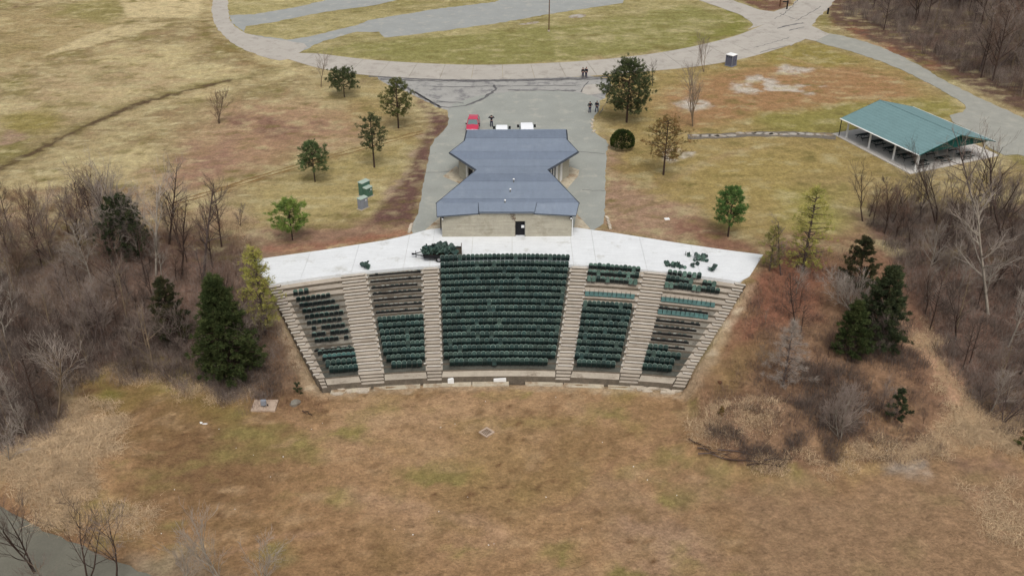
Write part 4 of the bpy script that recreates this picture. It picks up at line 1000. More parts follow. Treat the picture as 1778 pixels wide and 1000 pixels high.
# ------------------------------------------------------------------ vehicles
def vehicle(name, x, y, rz, paint_, label, cat, L, Wd, Ht, kind='suv'):
    r = empty(name, (x, y, .03), rz); tag(r, label, cat)
    h = Wd / 2
    if kind == 'suv':   # front at -Y
        st_ = [(-L / 2, .80, .42, .70), (-L / 2 + .12, .92, .28, .86), (-L / 2 + .9, 1.0, .25, 1.02), (-L * .16, 1.0, .25, 1.08), (L * .2, 1.0, .25, 1.10), (L / 2 - .25, .97, .27, 1.12), (L / 2, .88, .42, 1.0)]
        gh = [(-L * .19, .90, 1.05, .90, 1.07), (-L * .03, .90, 1.06, .72, Ht - .06), (L * .18, .90, 1.08, .72, Ht), (L * .40, .90, 1.10, .68, Ht - .08), (L / 2 - .10, .86, 1.10, .78, 1.16)]
    else:
        st_ = [(-L / 2, .86, .42, .9), (-L / 2 + .1, .95, .3, 1.1), (-L / 2 + .8, 1.0, .28, 1.28), (-L * .2, 1.0, .28, 1.3), (L * .3, 1.0, .28, 1.3), (L / 2 - .1, .98, .3, 1.3), (L / 2, .94, .4, 1.2)]
        gh = [(-L / 2 + .75, .94, 1.28, .92, 1.3), (-L / 2 + 1.45, .95, 1.3, .80, Ht - .08), (0, .96, 1.3, .84, Ht), (L / 2 - .2, .96, 1.3, .84, Ht - .02), (L / 2 - .04, .94, 1.25, .84, Ht - .12)]
    mb = MB(); V = []
    for (yy, w, z0, z1) in st_:
        w *= h; V += [(-w * .94, yy, z0), (w * .94, yy, z0), (w, yy, z0 + (z1 - z0) * .5), (w * .93, yy, z1 - .03), (0, yy, z1 + .04), (-w * .93, yy, z1 - .03), (-w, yy, z0 + (z1 - z0) * .5)]
    F = [tuple(range(7)), tuple(range(len(V) - 7, len(V)))[::-1]]
    for i in range(len(st_) - 1):
        for k in range(7): F.append((i * 7 + k, (i + 1) * 7 + k, (i + 1) * 7 + (k + 1) % 7, i * 7 + (k + 1) % 7))
    mb.add(V, F); o = mb.build('body', paint_, r, smooth=False, bevel=.03)
    V = []
    for (yy, w, z0, wt, zt) in gh:
        V += [(-w * h, yy, z0), (w * h, yy, z0), (wt * h, yy, zt), (-wt * h, yy, zt)]
    F = [(0, 1, 2, 3), (len(V) - 4, len(V) - 1, len(V) - 2, len(V) - 3)]
    for i in range(len(gh) - 1):
        for k in range(4): F.append((i * 4 + k, (i + 1) * 4 + k, (i + 1) * 4 + (k + 1) % 4, i * 4 + (k + 1) % 4))
    MB().add(V, F).build('cabin_glass' if kind == 'suv' else 'cabin', M['glass'] if kind == 'suv' else paint_, r)
    rf = [(g[0], g[3] * h + .015, g[4]) for g in gh[1:-1]]
    V = []
    for (yy, w, z) in rf: V += [(-w, yy, z - .04), (w, yy, z - .04), (w * .96, yy, z + .035), (-w * .96, yy, z + .035)]
    F = [(0, 1, 2, 3), (len(V) - 4, len(V) - 1, len(V) - 2, len(V) - 3)]
    for i in range(len(rf) - 1):
        for k in range(4): F.append((i * 4 + k, (i + 1) * 4 + k, (i + 1) * 4 + (k + 1) % 4, i * 4 + (k + 1) % 4))
    MB().add(V, F).build('roof', paint_, r)
    for s in (-1, 1):   # pillars and mirrors
        if kind == 'suv':
            for i in range(len(gh) - 1):
                pass
            for gi, gj in ((0, 1), (4, 3)):
                a, b = gh[gi], gh[gj]
                MB().tube([(s * a[3] * h, a[0], a[4] - .02), (s * b[3] * h, b[0], b[4])], .05, 5).build('pillar', paint_, r)
            MB().tube([(s * .89 * h, L * .1, 1.08), (s * .74 * h, L * .09, Ht - .04)], .04, 5).build('pillar', paint_, r)
            MB().box(s * h - .11, s * h + .13, -L * .15, -L * .15 + .1, 1.02, 1.18).build('mirror', M['black'], r)
        else:
            y0 = -L / 2 + 1.15
            MB().box(min(s * h, s * (h + .3)), max(s * h, s * (h + .3)), y0, y0 + .12, 1.45, 1.85).build('mirror', M['black'], r)
            MB().box(min(s * (h * .93), s * (h * .97 + .01)), max(s * (h * .93), s * (h * .97 + .01)), -L / 2 + 1.3, -L / 2 + 2.1, 1.4, 1.9).build('side_window', M['glass'], r)
        for yy in (-L * .31, L * .30):
            w = empty('wheel', (s * (h - .11), yy, .34)); w.parent = r
            MB().tube([(-.11, 0, 0), (.11, 0, 0)], .34, 16).build('tyre', M['tyre'], w)
            MB().tube([(s * .07, 0, 0), (s * .125, 0, 0)], .21, 12).build('rim', M['rim'], w)
        MB().box(s * h * .62 - .22, s * h * .62 + .22, -L / 2 - .02, -L / 2 + .25, .70, .83).build('headlight', M['lamp'], r)
        MB().box(s * h * .82 - .08, s * h * .82 + .08, L / 2 - .1, L / 2 + .01, .85, 1.1).build('tail_light', M['red_paint'], r)
    if kind != 'suv':
        a, b = gh[0], gh[1]
        MB().add([(-a[3] * h * .9, a[0] - .01, a[4] + .03), (a[3] * h * .9, a[0] - .01, a[4] + .03), (b[3] * h * .92, b[0] - .02, b[4] - .02), (-b[3] * h * .92, b[0] - .02, b[4] - .02)], [(0, 1, 2, 3)]).build('windscreen', M['glass'], r)
    MB().box(-h * .5, h * .5, -L / 2 - .025, -L / 2 + .1, .45, .64).build('grille', M['black'], r)
    MB().box(-h * .85, h * .85, -L / 2 - .015, -L / 2 + .15, .26, .40).build('bumper_vent', M['black'], r)
    MB().box(-.2, .2, -L / 2 - .045, -L / 2 - .02, .42, .52).build('number_plate', M['white'], r)
    return r
xs_, ys_ = un(822, 197, 1.6)
vehicle('parked_car', xs_, ys_ - 2.35, math.radians(-2), M['red_paint'], 'red SUV parked facing the building behind the grey roof', 'car', 4.5, 1.82, 1.62)
xv, yv = un(871.5, 210.5, 2.2)
vehicle('parked_van', xv, yv - 2.5, PI, M['car_white'], 'left white van behind the grey roof, beside the standing photographer', 'van', 5.0, 1.9, 2.2, 'van')
xv, yv = un(914.5, 206.5, 2.3)
vehicle('parked_van', xv, yv - 2.6, PI + math.radians(2), M['car_white'], 'right and larger of two white vans parked behind the grey roof', 'van', 5.2, 2.05, 2.3, 'van')

# ------------------------------------------------------------------ people
def skin_obj(name, joints, edges, mat, parent):
    me = bpy.data.meshes.new(name); me.from_pydata([j[0] for j in joints], edges, []); me.update()
    o = link(name, me, mat, parent)
    md = o.modifiers.new('skin', 'SKIN')
    sv = me.skin_vertices[0].data
    for i, j in enumerate(joints): sv[i].radius = (j[1], j[1] * (j[2] if len(j) > 2 else 1)); sv[i].use_root = (i == 0)
    sb = o.modifiers.new('sub', 'SUBSURF'); sb.levels = 1; sb.render_levels = 1
    return o
def person(px, py, rz, label, pose='stand', jacket='cloth_dark', legs='cloth_navy', hat=None, s=1.0):
    x, y = un(px, py, .03)
    r = empty('person', (x, y, .03), rz); r.scale = (s, s, s); tag(r, label, 'person')
    st2 = .12 if pose != 'stride' else .2
    arms = {'stand': [((.20, 0, 1.43), (.27, .02, 1.15), (.24, -.08, .90)), ((-.20, 0, 1.43), (-.27, .02, 1.15), (-.24, -.08, .90))],
            'hips': [((.20, 0, 1.43), (.38, .03, 1.2), (.20, -.08, 1.02)), ((-.20, 0, 1.43), (-.38, .03, 1.2), (-.20, -.08, 1.02))],
            'stride': [((.20, 0, 1.43), (.30, .05, 1.17), (.30, -.10, .95)), ((-.20, 0, 1.43), (-.30, .0, 1.17), (-.28, -.14, .95))],
            'photo': [((.20, 0, 1.43), (.44, -.10, 1.33), (.10, -.28, 1.56)), ((-.20, 0, 1.43), (-.44, -.10, 1.33), (-.10, -.28, 1.56))]}[pose]
    J = [((0, 0, .95), .13), ((0, .01, 1.15), .125), ((0, .01, 1.38), .14), ((0, 0, 1.50), .06), ((0, -.01, 1.60), .095), ((0, -.01, 1.72), .085)]
    E = [(0, 1), (1, 2), (2, 3), (3, 4), (4, 5)]
    for sgn in (-1, 1):
        n = len(J); f = sgn * st2 * (.6 if pose == 'stride' else 0)
        J += [((sgn * .10, 0, .88), .095), ((sgn * (.09 + st2 * .2), -.02 + f, .48), .065), ((sgn * (.10 + st2 * .3), .02 + f, .10), .045), ((sgn * (.11 + st2 * .3), -.12 + f, .035), .035)]
        E += [(0, n), (n, n + 1), (n + 1, n + 2), (n + 2, n + 3)]
    for a in arms:
        n = len(J); J += [(a[0], .065), (a[1], .05), (a[2], .04), (tuple(Vector(a[2]) + (Vector(a[2]) - Vector(a[1])).normalized() * .12), .035)]
        E += [(2, n), (n, n + 1), (n + 1, n + 2), (n + 2, n + 3)]
    skin_obj('body', J, E, M['skin'], r)
    J2 = [((0, .01, .96), .155), ((0, .01, 1.16), .15), ((0, .01, 1.38), .165), ((0, .01, 1.46), .10)]; E2_ = [(0, 1), (1, 2), (2, 3)]
    for a in arms:
        n = len(J2); J2 += [(a[0], .085), (a[1], .068), (a[2], .054)]; E2_ += [(2, n), (n, n + 1), (n + 1, n + 2)]
    skin_obj('jacket', J2, E2_, M[jacket], r)
    J3 = [((0, 0, .93), .14)]; E3_ = []
    for sgn in (-1, 1):
        n = len(J3); f = sgn * st2 * (.6 if pose == 'stride' else 0)
        J3 += [((sgn * .10, 0, .84), .105), ((sgn * (.09 + st2 * .2), -.02 + f, .48), .08), ((sgn * (.10 + st2 * .3), .02 + f, .08), .065)]
        E3_ += [(0, n), (n, n + 1), (n + 1, n + 2)]
    skin_obj('trousers', J3, E3_, M[legs], r)
    for sgn in (-1, 1):
        f = sgn * st2 * (.6 if pose == 'stride' else 0)
        MB().ell((sgn * (.105 + st2 * .3), -.05 + f, .045), (.055, .14, .05)).build('shoe', M['black'], r)
    MB().ell((0, .015, 1.70), (.098, .105, .085), 10, 6).build('hair', M['hair'], r, smooth=True)
    if pose == 'photo':
        c = MB().box(-.07, .07, -.36, -.27, 1.55, 1.64).build('camera', M['black'], None, (0, 0, 0))
        c.location = (x, y, .03); c.rotation_euler[2] = rz; tag(c, 'small black camera held up by the person beside the left white van', 'camera')
    return r
person(853.5, 220.5, PI, 'person in dark clothes raising a camera to the face beside the left white van', 'photo', 'cloth_dark', 'cloth_navy')
person(1011.8, 135, math.radians(30), 'left person of the pair standing at the edge of the concrete road', 'stand', 'cloth_dark', 'cloth_navy', s=.97)
person(1017.6, 135, math.radians(-40), 'right person of the pair standing at the edge of the concrete road', 'stand', 'cloth_dark', 'cloth_navy')
person(1024, 196, math.radians(200), 'left person of the pair beside the big pine, arms at the waist', 'hips', 'cloth_dark', 'cloth_navy')
person(1036, 195, math.radians(150), 'right person of the pair beside the big pine, legs apart', 'stride', 'cloth_dark', 'cloth_navy')

# ------------------------------------------------------------------ cabinets, toilet, lamp post and small things
def cabinet(px, py, w, d, h, rz, mat, label, side=None):
    x, y, z = gp(px, py)
    r = empty('utility_cabinet', (x, y, z), rz); tag(r, label, 'utility box')
    MB().box(-w / 2 - .12, w / 2 + .12, -d / 2 - .12, d / 2 + .12, -.2, .06).build('base', M['concrete'], r)
    MB().box(-w / 2, w / 2, -d / 2, d / 2, .06, h).build('body', mat, r, bevel=.02)
    MB().prism([(-w / 2 - .04, -d / 2 - .05), (w / 2 + .04, -d / 2 - .05), (w / 2 + .04, d / 2 + .04), (-w / 2 - .04, d / 2 + .04)], h + .002, [h + .06, h + .06, h + .12, h + .12]).build('lid', M['box_pale'] if 'box_pale' in M else mat, r)
    for s in (-1, 1): MB().box(s * w / 4 - w / 4 + .03, s * w / 4 + w / 4 - .03, -d / 2 - .015, -d / 2, .15, h - .08).build('door', mat, r)
    MB().box(-.05, .05, -d / 2 - .05, -d / 2 - .016, h * .55, h * .65).build('handle', M['steel'], r)
    if side: MB().box(w * .15, w * .15 + .16, -d / 2 - .03, -d / 2 - .016, h - .35, h - .18).build('notice', M['white'], r)
    return r
M['box_pale'] = nmat('cabinet_lid_paint', lin((176, 192, 178)), 0.7, 0.08)
cabinet(633.5, 338, 1.35, .7, 1.75, math.radians(52), M['box_green'], 'taller green utility cabinet standing on the lawn behind the others')
cabinet(639.5, 341, 1.05, .6, 1.2, math.radians(52), M['box_green'], 'shorter green utility cabinet directly behind the grey one', True)
cabinet(630.5, 361.5, 1.15, .62, 1.35, math.radians(52), M['box_grey'], 'pale grey utility cabinet, nearest of the three on the lawn', True)
x, y = un(1268.5, 114.5)
t = empty('portable_toilet', (x, y, .03), math.radians(45)); tag(t, 'blue grey portable toilet with a white roof on the concrete road edge', 'toilet')
MB().box(-.68, .68, -.68, .68, .08, 1.88).build('cabin', M['toilet_blue'], t)
MB().box(-.74, .74, -.74, .74, 0, .10).build('base', M['box_grey'], t)
MB().prism([(-.74, -.74), (.74, -.74), (.74, .74), (-.74, .74)], 1.882, [1.97, 1.97, 1.97, 1.97]).add([(-.7, -.7, 1.97), (.7, -.7, 1.97), (.7, .7, 1.97), (-.7, .7, 1.97), (-.25, -.25, 2.10), (.25, -.25, 2.10), (.25, .25, 2.10), (-.25, .25, 2.10)], [(0, 1, 5, 4), (1, 2, 6, 5), (2, 3, 7, 6), (3, 0, 4, 7), (4, 5, 6, 7)]).build('roof', M['white'], t)
MB().box(-.38, .38, -.705, -.682, .15, 1.78).build('door', M['toilet_blue'], t)
MB().box(.2, .3, -.74, -.706, .95, 1.1).build('handle', M['black'], t)
for s in (-.4, 0, .4): MB().box(-.70, -.682, s - .1, s + .1, 1.5, 1.7).build('vent', M['fascia'], t)
for s in (-1, 1):
    for q in (-1, 1): MB().box(s * .66 - .03, s * .66 + .035, q * .66 - .03, q * .66 + .035, .1, 1.88).build('corner_post', M['box_grey'], t)
x, y = un(953, 55)
t = empty('lamp_post', (x, y, 0)); tag(t, 'tall thin grey lamp post on the green island', 'lamp post')
MB().tube([(0, 0, 0), (0, 0, 9)], [.11, .06], 8).build('pole', M['rust'], t); MB().box(-.2, .2, -.2, .2, -.1, .25).build('base', M['concrete'], t)
MB().box(-.75, .75, -.14, .14, 8.9, 9.08).build('lamp_head', M['steel'], t)
def post(px, py, w, h, label, mat='black', arm=None):
    x, y = un(px, py); r = empty('gate_post', (x, y, 0)); tag(r, label, 'post')
    MB().box(-w, w, -w, w, 0, h).build('post', M[mat], r); MB().box(-w * 1.2, w * 1.2, -w * 1.2, w * 1.2, h + .001, h + .06).build('cap', M[mat], r)
    if arm: MB().box(-arm, 0, -.06, .06, h - .25, h - .05).build('arm', M[mat], r)
post(1437, 25, .14, 1.1, 'black post on the grass to the right of the crossroads')
post(1366, 17, .12, 1.7, 'black post with a short arm left of the upper road', arm=1.0); post(1354, 12, .10, 1.4, 'thin dark post left of the armed post by the upper road', 'rust')
# concrete plate with a cabinet lid on the bank
x, y, z = gp(460, 705)
t = empty('concrete_plate', (x, y, z), 0); tag(t, 'flat pinkish concrete plate lying at the wood edge beside the stands', 'slab')
MB().box(-1.15, 1.15, -.85, .85, -.3, .16).build('plate', M['plate'], t, bevel=.02)
t2 = empty('meter_box', (x + .02, y - .30, z + .16)); tag(t2, 'grey meter box on a thin post standing on the pinkish plate', 'meter box')
MB().box(-.25, .25, -.18, .12, .25, .80).build('box', M['box_grey'], t2, bevel=.02); MB().tube([(0, 0, 0), (0, 0, .26)], .05, 6).build('post', M['steel'], t2)
MB().box(.27, .36, .1, .2, 0, .18).build('valve', M['black'], t2)
def rock(px, py, r_, label, mat='stone', flat=.6, seed=0, cat='rock', name='rock', grp=None, z=None):
    rr = random.Random(seed)
    x, y, zz = gp(px, py)
    if z is not None: zz = z; x, y = un(px, py, z)
    bm = bmesh.new(); bmesh.ops.create_icosphere(bm, subdivisions=2, radius=r_)
    for v in bm.verts: v.co *= rr.uniform(.75, 1.15); v.co.z *= flat; v.co.x *= 1.25
    me = bpy.data.meshes.new(name); bm.to_mesh(me); bm.free()
    o = link(name, me, M[mat], None, (x, y, zz + r_ * flat * .4), rr.uniform(0, 6)); tag(o, label, cat, grp); return o
rock(512, 702, .45, 'dark grey boulder right of the pinkish plate', 'concrete_dark', .7, 1)
rock(1250, 665, .0 + .22, 'small dark rock on the bare right bank', 'rust', .8, 2); rock(765, 0 + 742, .08, 'tiny pale stone on the field', 'stone', .6, 3)
# drain grate in the field
x, y, z = gp(845, 751)
t = empty('drain_grate', (x, y, z), math.radians(45)); tag(t, 'square pale framed drain grate set in the bare field', 'drain')
for a, b, c, d in ((-.52, .52, -.52, -.38), (-.52, .52, .38, .52), (-.52, -.38, -.378, .378), (.38, .52, -.378, .378)): MB().box(a, b, c, d, -.1, .11).build('frame', M['plate'], t)
MB().box(-.378, .378, -.378, .378, -.1, .02).build('pit', M['stone'], t)
for i in range(5): MB().box(-.3 + i * .14, -.25 + i * .14, -.37, .37, .03, .07).build('grate_bar', M['rust'], t)
# litter: small pale scraps, countable and separate
lit = [(349, 734), (356, 736), (440, 790), (492, 793), (303, 850), (380, 745), (410, 778), (560, 735), (843, 697), (1046, 768), (965, 690), (948, 863), (1124, 833), (848, 946), (858, 944), (717, 928), (1010, 918), (812, 863), (762, 888), (541, 745), (408, 884), (470, 828), (280, 926), (1175, 860), (1540, 783), (685, 919), (790, 736), (1100, 810), (36, 979), (80, 676)]
lw = ['near the left wood edge', 'on the brown field', 'in front of the stands', 'on the right of the field']
for i, (px, py) in enumerate(lit):
    x, y, z = gp(px, py); s = .11 if i < 2 else R.uniform(.03, .055)
    q = [(s * R.uniform(.6, 1.4) * math.cos(t) * (2.0 if i < 2 else 1), s * R.uniform(.6, 1.2) * math.sin(t)) for t in np.arange(0, 6.2, 1.25)]
    o = MB().prism(q, 0, .03).build('litter', M['white'], None, (x, y, z + .02), R.uniform(0, 6))
    o.rotation_euler = (R.uniform(-.3, .3), R.uniform(-.3, .3), R.uniform(0, 6))
    tag(o, 'larger white torn scrap lying on the field near the left wood' if i < 2 else 'tiny white scrap of litter lying on the open ground', 'litter', 'white scraps at the field edge' if i < 2 else 'scraps of litter scattered over the field')
# kerb stones along the right of the car park
for i, (px, py) in enumerate([(1029, 210), (1027.5, 216), (1028, 222), (1031, 229), (1054, 379), (1056, 385), (1058, 391), (1059, 396), (714, 392), (712.5, 397), (711.5, 402)]):
    x, y, z = gp(px, py)
    o = MB().box(-.16, .16, -.38, .38, -.1, .14).build('kerb_stone', M['stone'], None, (x, y, .02), [.3, .1, -.3, -.6, .3, .15, .2, .1, -.2, -.2, -.2][i], bevel=.02)
    tag(o, '%s from the top, pale kerb stone %s' % (['first', 'second', 'third', 'fourth'][i if i < 4 else (i - 4 if i < 8 else i - 8)], 'at the bend below the big pine' if i < 4 else ('right of the concrete building' if i < 8 else 'left of the concrete building')), 'kerb stone', ['kerb stones by the big pine', 'kerb stones right of the building', 'kerb stones left of the building'][0 if i < 4 else (1 if i < 8 else 2)])
o = MB().box(-.3, .3, -.22, .22, -.1, .1).build('stone_slab', M['white'], None, (*un(1158, 381), .0), .2); tag(o, 'small white slab lying on the bare ground right of the building', 'slab')

# trailer loaded with broken seats
def chunk(mb, x, y, z, s, rr):
    m = Matrix.Translation((x, y, z)) @ Matrix.Rotation(rr.uniform(0, 6), 4, 'Z') @ Matrix.Rotation(rr.uniform(-1.2, 1.2), 4, 'X') @ Matrix.Rotation(rr.uniform(-.8, .8), 4, 'Y')
    prof = [(-.2, 0), (.2, 0), (.2, .3), (.12, .42), (-.12, .42), (-.2, .3)]
    V = [tuple(m @ Vector((a * s, t * s, b * s))) for t in (0, .05) for a, b in prof]
    mb.add(V, [tuple(range(6)), tuple(range(6, 12))[::-1]] + [(i, 6 + i, 6 + (i + 1) % 6, (i + 1) % 6) for i in range(6)])
x, y = un(768, 446, .1)
t = empty('trailer', (x, y, .055), math.radians(3)); tag(t, 'black flatbed trailer heaped with torn out green seats on the plaza', 'trailer')
MB().box(-2.0, 2.1, -.95, .95, .52, .60).build('deck', M['wood'], t)
for s in (-1, 1):
    MB().box(-2.0, 2.1, s * .97 - .03, s * .97 + .03, .45, .78).build('side_rail', M['black'], t)
    for xx in (-.35, .5):
        w = empty('wheel', (xx, s * 1.1, .34)); w.parent = t
        MB().tube([(0, -.1, 0), (0, .1, 0)], .34, 14).build('tyre', M['tyre'], w); MB().tube([(0, s * .06, 0), (0, s * .12, 0)], .18, 10).build('rim', M['rim'], w)
    MB().tube([(-2.0, s * .6, .5), (-3.1, 0, .5)], .06, 4).build('drawbar', M['black'], t)
    MB().prism([(-.85, s * 1.1 - .14), (1.0, s * 1.1 - .14), (1.0, s * 1.1 + .14), (-.85, s * 1.1 + .14)], .70, .75).build('mudguard', M['black'], t)
MB().box(-3.35, -3.05, -.08, .08, .42, .58).build('hitch', M['black'], t); MB().tube([(-2.9, .12, 0), (-2.9, .12, .8)], .04, 6).build('jack', M['black'], t)
MB().box(2.1, 2.18, -.9, .9, .6, 1.25).build('tail_ramp', M['wood'], t)
MB().box(-2.05, -2.0, -.95, .95, .6, 1.0).build('head_board', M['black'], t)
rr = random.Random(8)
def pile(x, y, z, rx, ry, h, n, label, s=1.0, mats=('seat', 'seat_pale'), cat='pile of seats', rz=0):
    root = empty('seat_pile', (x, y, z), rz); tag(root, label, cat)
    for i in range(n):
        u, v = rr.uniform(-1, 1), rr.uniform(-1, 1)
        zz = h * max(0, 1 - (u * u + v * v) * .5) * rr.uniform(.1, 1)
        mb = MB(); chunk(mb, u * rx, v * ry, zz, s * rr.uniform(.8, 1.2), rr); mb.build('broken_seat', M[mats[0] if rr.random() < .65 else mats[1]], root)
    return root
pile(x - .25, y, .66, 1.75, .75, .75, 130, 'heap of broken dark green seats filling the trailer', 1.15, ('seat', 'seat_pale'), rz=math.radians(3))
for (px, py, rx, ry, h, n, lab) in ((636, 465, .35, .35, .6, 16, 'small dark pile of seat parts at the left edge of the plaza'), (1169, 461, .95, .4, .3, 20, 'scattered grey green seat parts at the plaza edge above the far right block'),
    (1215, 449, .75, .65, .45, 26, 'largest loose heap of green seat parts on the right plaza'), (1239, 469, .25, .3, .6, 9, 'dark upright seat part at the right plaza edge'), (1186, 464, .45, .3, .12, 6, 'low scatter of seat scraps between the two right heaps'), (1194, 443, .25, .15, .1, 4, 'tiny scatter of scraps left of the largest right heap'), (1205, 461, .35, .2, .25, 6, 'small seat scrap below the largest right heap')):
    a, b = un(px, py, .1); pile(a, b, .06, rx, ry, h, n, lab, .95)

# ------------------------------------------------------------------ trees
def tubes_fast(segs, n=3):
    """segs list of (p0,p1,r0,r1) -> vertex and quad arrays of open n sided tubes"""
    A = np.array([s[0] for s in segs], float); B = np.array([s[1] for s in segs], float)
    r0 = np.array([s[2] for s in segs])[:, None]; r1 = np.array([s[3] for s in segs])[:, None]
    d = B - A; d /= np.linalg.norm(d, axis=1)[:, None] + 1e-9
    ref = np.where(np.abs(d[:, 2:3]) < .9, np.array([[0, 0, 1.]]), np.array([[1., 0, 0]]))
    u = np.cross(d, ref); u /= np.linalg.norm(u, axis=1)[:, None]; v = np.cross(d, u)
    V = []
    for k in range(n):
        a = 2 * PI * k / n; o = u * math.cos(a) + v * math.sin(a)
        V.append(A + o * r0); V.append(B + o * r1)
    V = np.stack(V, 1)  # (m, 2n, 3)
    m = len(segs); base = (np.arange(m) * 2 * n)[:, None]
    F = np.concatenate([base + np.array([[2 * k, 2 * ((k + 1) % n), 2 * ((k + 1) % n) + 1, 2 * k + 1]]) for k in range(n)], 0)
    return V.reshape(-1, 3), F
def grow(rg, H, form='auto', dens=1.0, tr=None, lean=(0, 0), clear=.25, spread=.55, levels=3, multi=1, twig=.010):
    """returns limb segments and twig segments"""
    limbs, twigs = [], []
    if form == 'auto': form = 'tall' if (multi == 1 and spread < .5) else 'vase'
    tr = tr or H * .012
    def br(p, d, L, r, lev, out):
        n = 3 if lev < 2 else 2
        pts = [p]; 
        for i in range(n):
            wob = .035 if (form == 'tall' and lev == 0) else .10
            d = (d + Vector((rg.gauss(0, wob), rg.gauss(0, wob), rg.gauss(0, .06) + (.10 if lev > 0 else .05)))).normalized()
            q = pts[-1] + d * (L / n); ra = max(r * (1 - .72 * i / n), twig); rb = max(r * (1 - .72 * (i + 1) / n), twig * .8)
            (limbs if lev < 2 else twigs).append((tuple(pts[-1]), tuple(q), ra, rb)); pts.append(q)
        if lev >= levels: return
        nc = int(round(([13, 5, 4, 3] if form == 'tall' else [7, 5, 4, 3])[lev] * dens * rg.uniform(.8, 1.25)))
        for c in range(nc):
            t = (clear if lev == 0 else .2) + (1 - (clear if lev == 0 else .2)) * (c + rg.random()) / max(nc, 1)
            t = min(t, .98); k = min(int(t * n), n - 1); pp = pts[k].lerp(pts[k + 1], t * n - k)
            ax = Vector((rg.gauss(0, 1), rg.gauss(0, 1), 0)).normalized()
            side = d.cross(ax).normalized()
            an = (rg.uniform(.6, 1.05) if form == 'tall' and lev == 0 else rg.uniform(.35, .75)) * (spread / .55 if form != 'tall' else 1)
            dd = (d * math.cos(an) + side * math.sin(an)).normalized()
            LL = L * rg.uniform(.40, .62) * (1.05 - .45 * t if lev == 0 else 1)
            if form == 'tall' and lev == 0: LL = L * rg.uniform(.22, .40) * (1.25 - .85 * t) * (spread / .4)
            br(pp, dd, LL, max(r * (.55 - .3 * t), twig), lev + 1, out)
    for q in range(multi):
        d0 = Vector((lean[0] + (rg.uniform(-.25, .25) if multi > 1 else 0), lean[1] + (rg.uniform(-.25, .25) if multi > 1 else 0), 1)).normalized()
        br(Vector((rg.uniform(-.1, .1) * (multi > 1), rg.uniform(-.1, .1) * (multi > 1), -.3)), d0, H * (.80 if form == 'vase' else .97) * (rg.uniform(.8, 1) if q else 1), tr * (1 if multi == 1 else .75), 0, None)
    top = max(s[1][2] for s in limbs + twigs); f = H / top
    sc = lambda s: (tuple(v * f for v in s[0]), tuple(v * f for v in s[1]), s[2], s[3])
    return [sc(s) for s in limbs], [sc(s) for s in twigs]
def bare_tree(rg, H, bark, twm, **kw):
    l, t = grow(rg, H, **kw)
    r = empty('bare_tree')
    V, F = tubes_fast(l, 5); me = arr_mesh('trunk', V, F); me.polygons.foreach_set('use_smooth', np.ones(len(F), bool)); link('trunk', me, M[bark], r)
    V, F = tubes_fast(t, 3); link('crown', arr_mesh('crown', V, F), M[twm], r)
    return r
def setloc(r, x, y, z, rz, s):
    r.location = (x, y, z); r.rotation_euler = (0, 0, rz); r.scale = (s, s, s)
def px_height(px, py, top):
    """height of a thing standing at this ground point whose top is seen at row top"""
    x, y, z = gp(px, py); h = .5
    def pyz(h):
        dz = z + h - CAMH; return 500 - FPX * (y * math.sin(PITCH) + dz * math.cos(PITCH)) / (y * math.cos(PITCH) - dz * math.sin(PITCH))
    while pyz(h) > top and h < 30: h += .05
    return x, y, z, h
rg = random.Random(21)
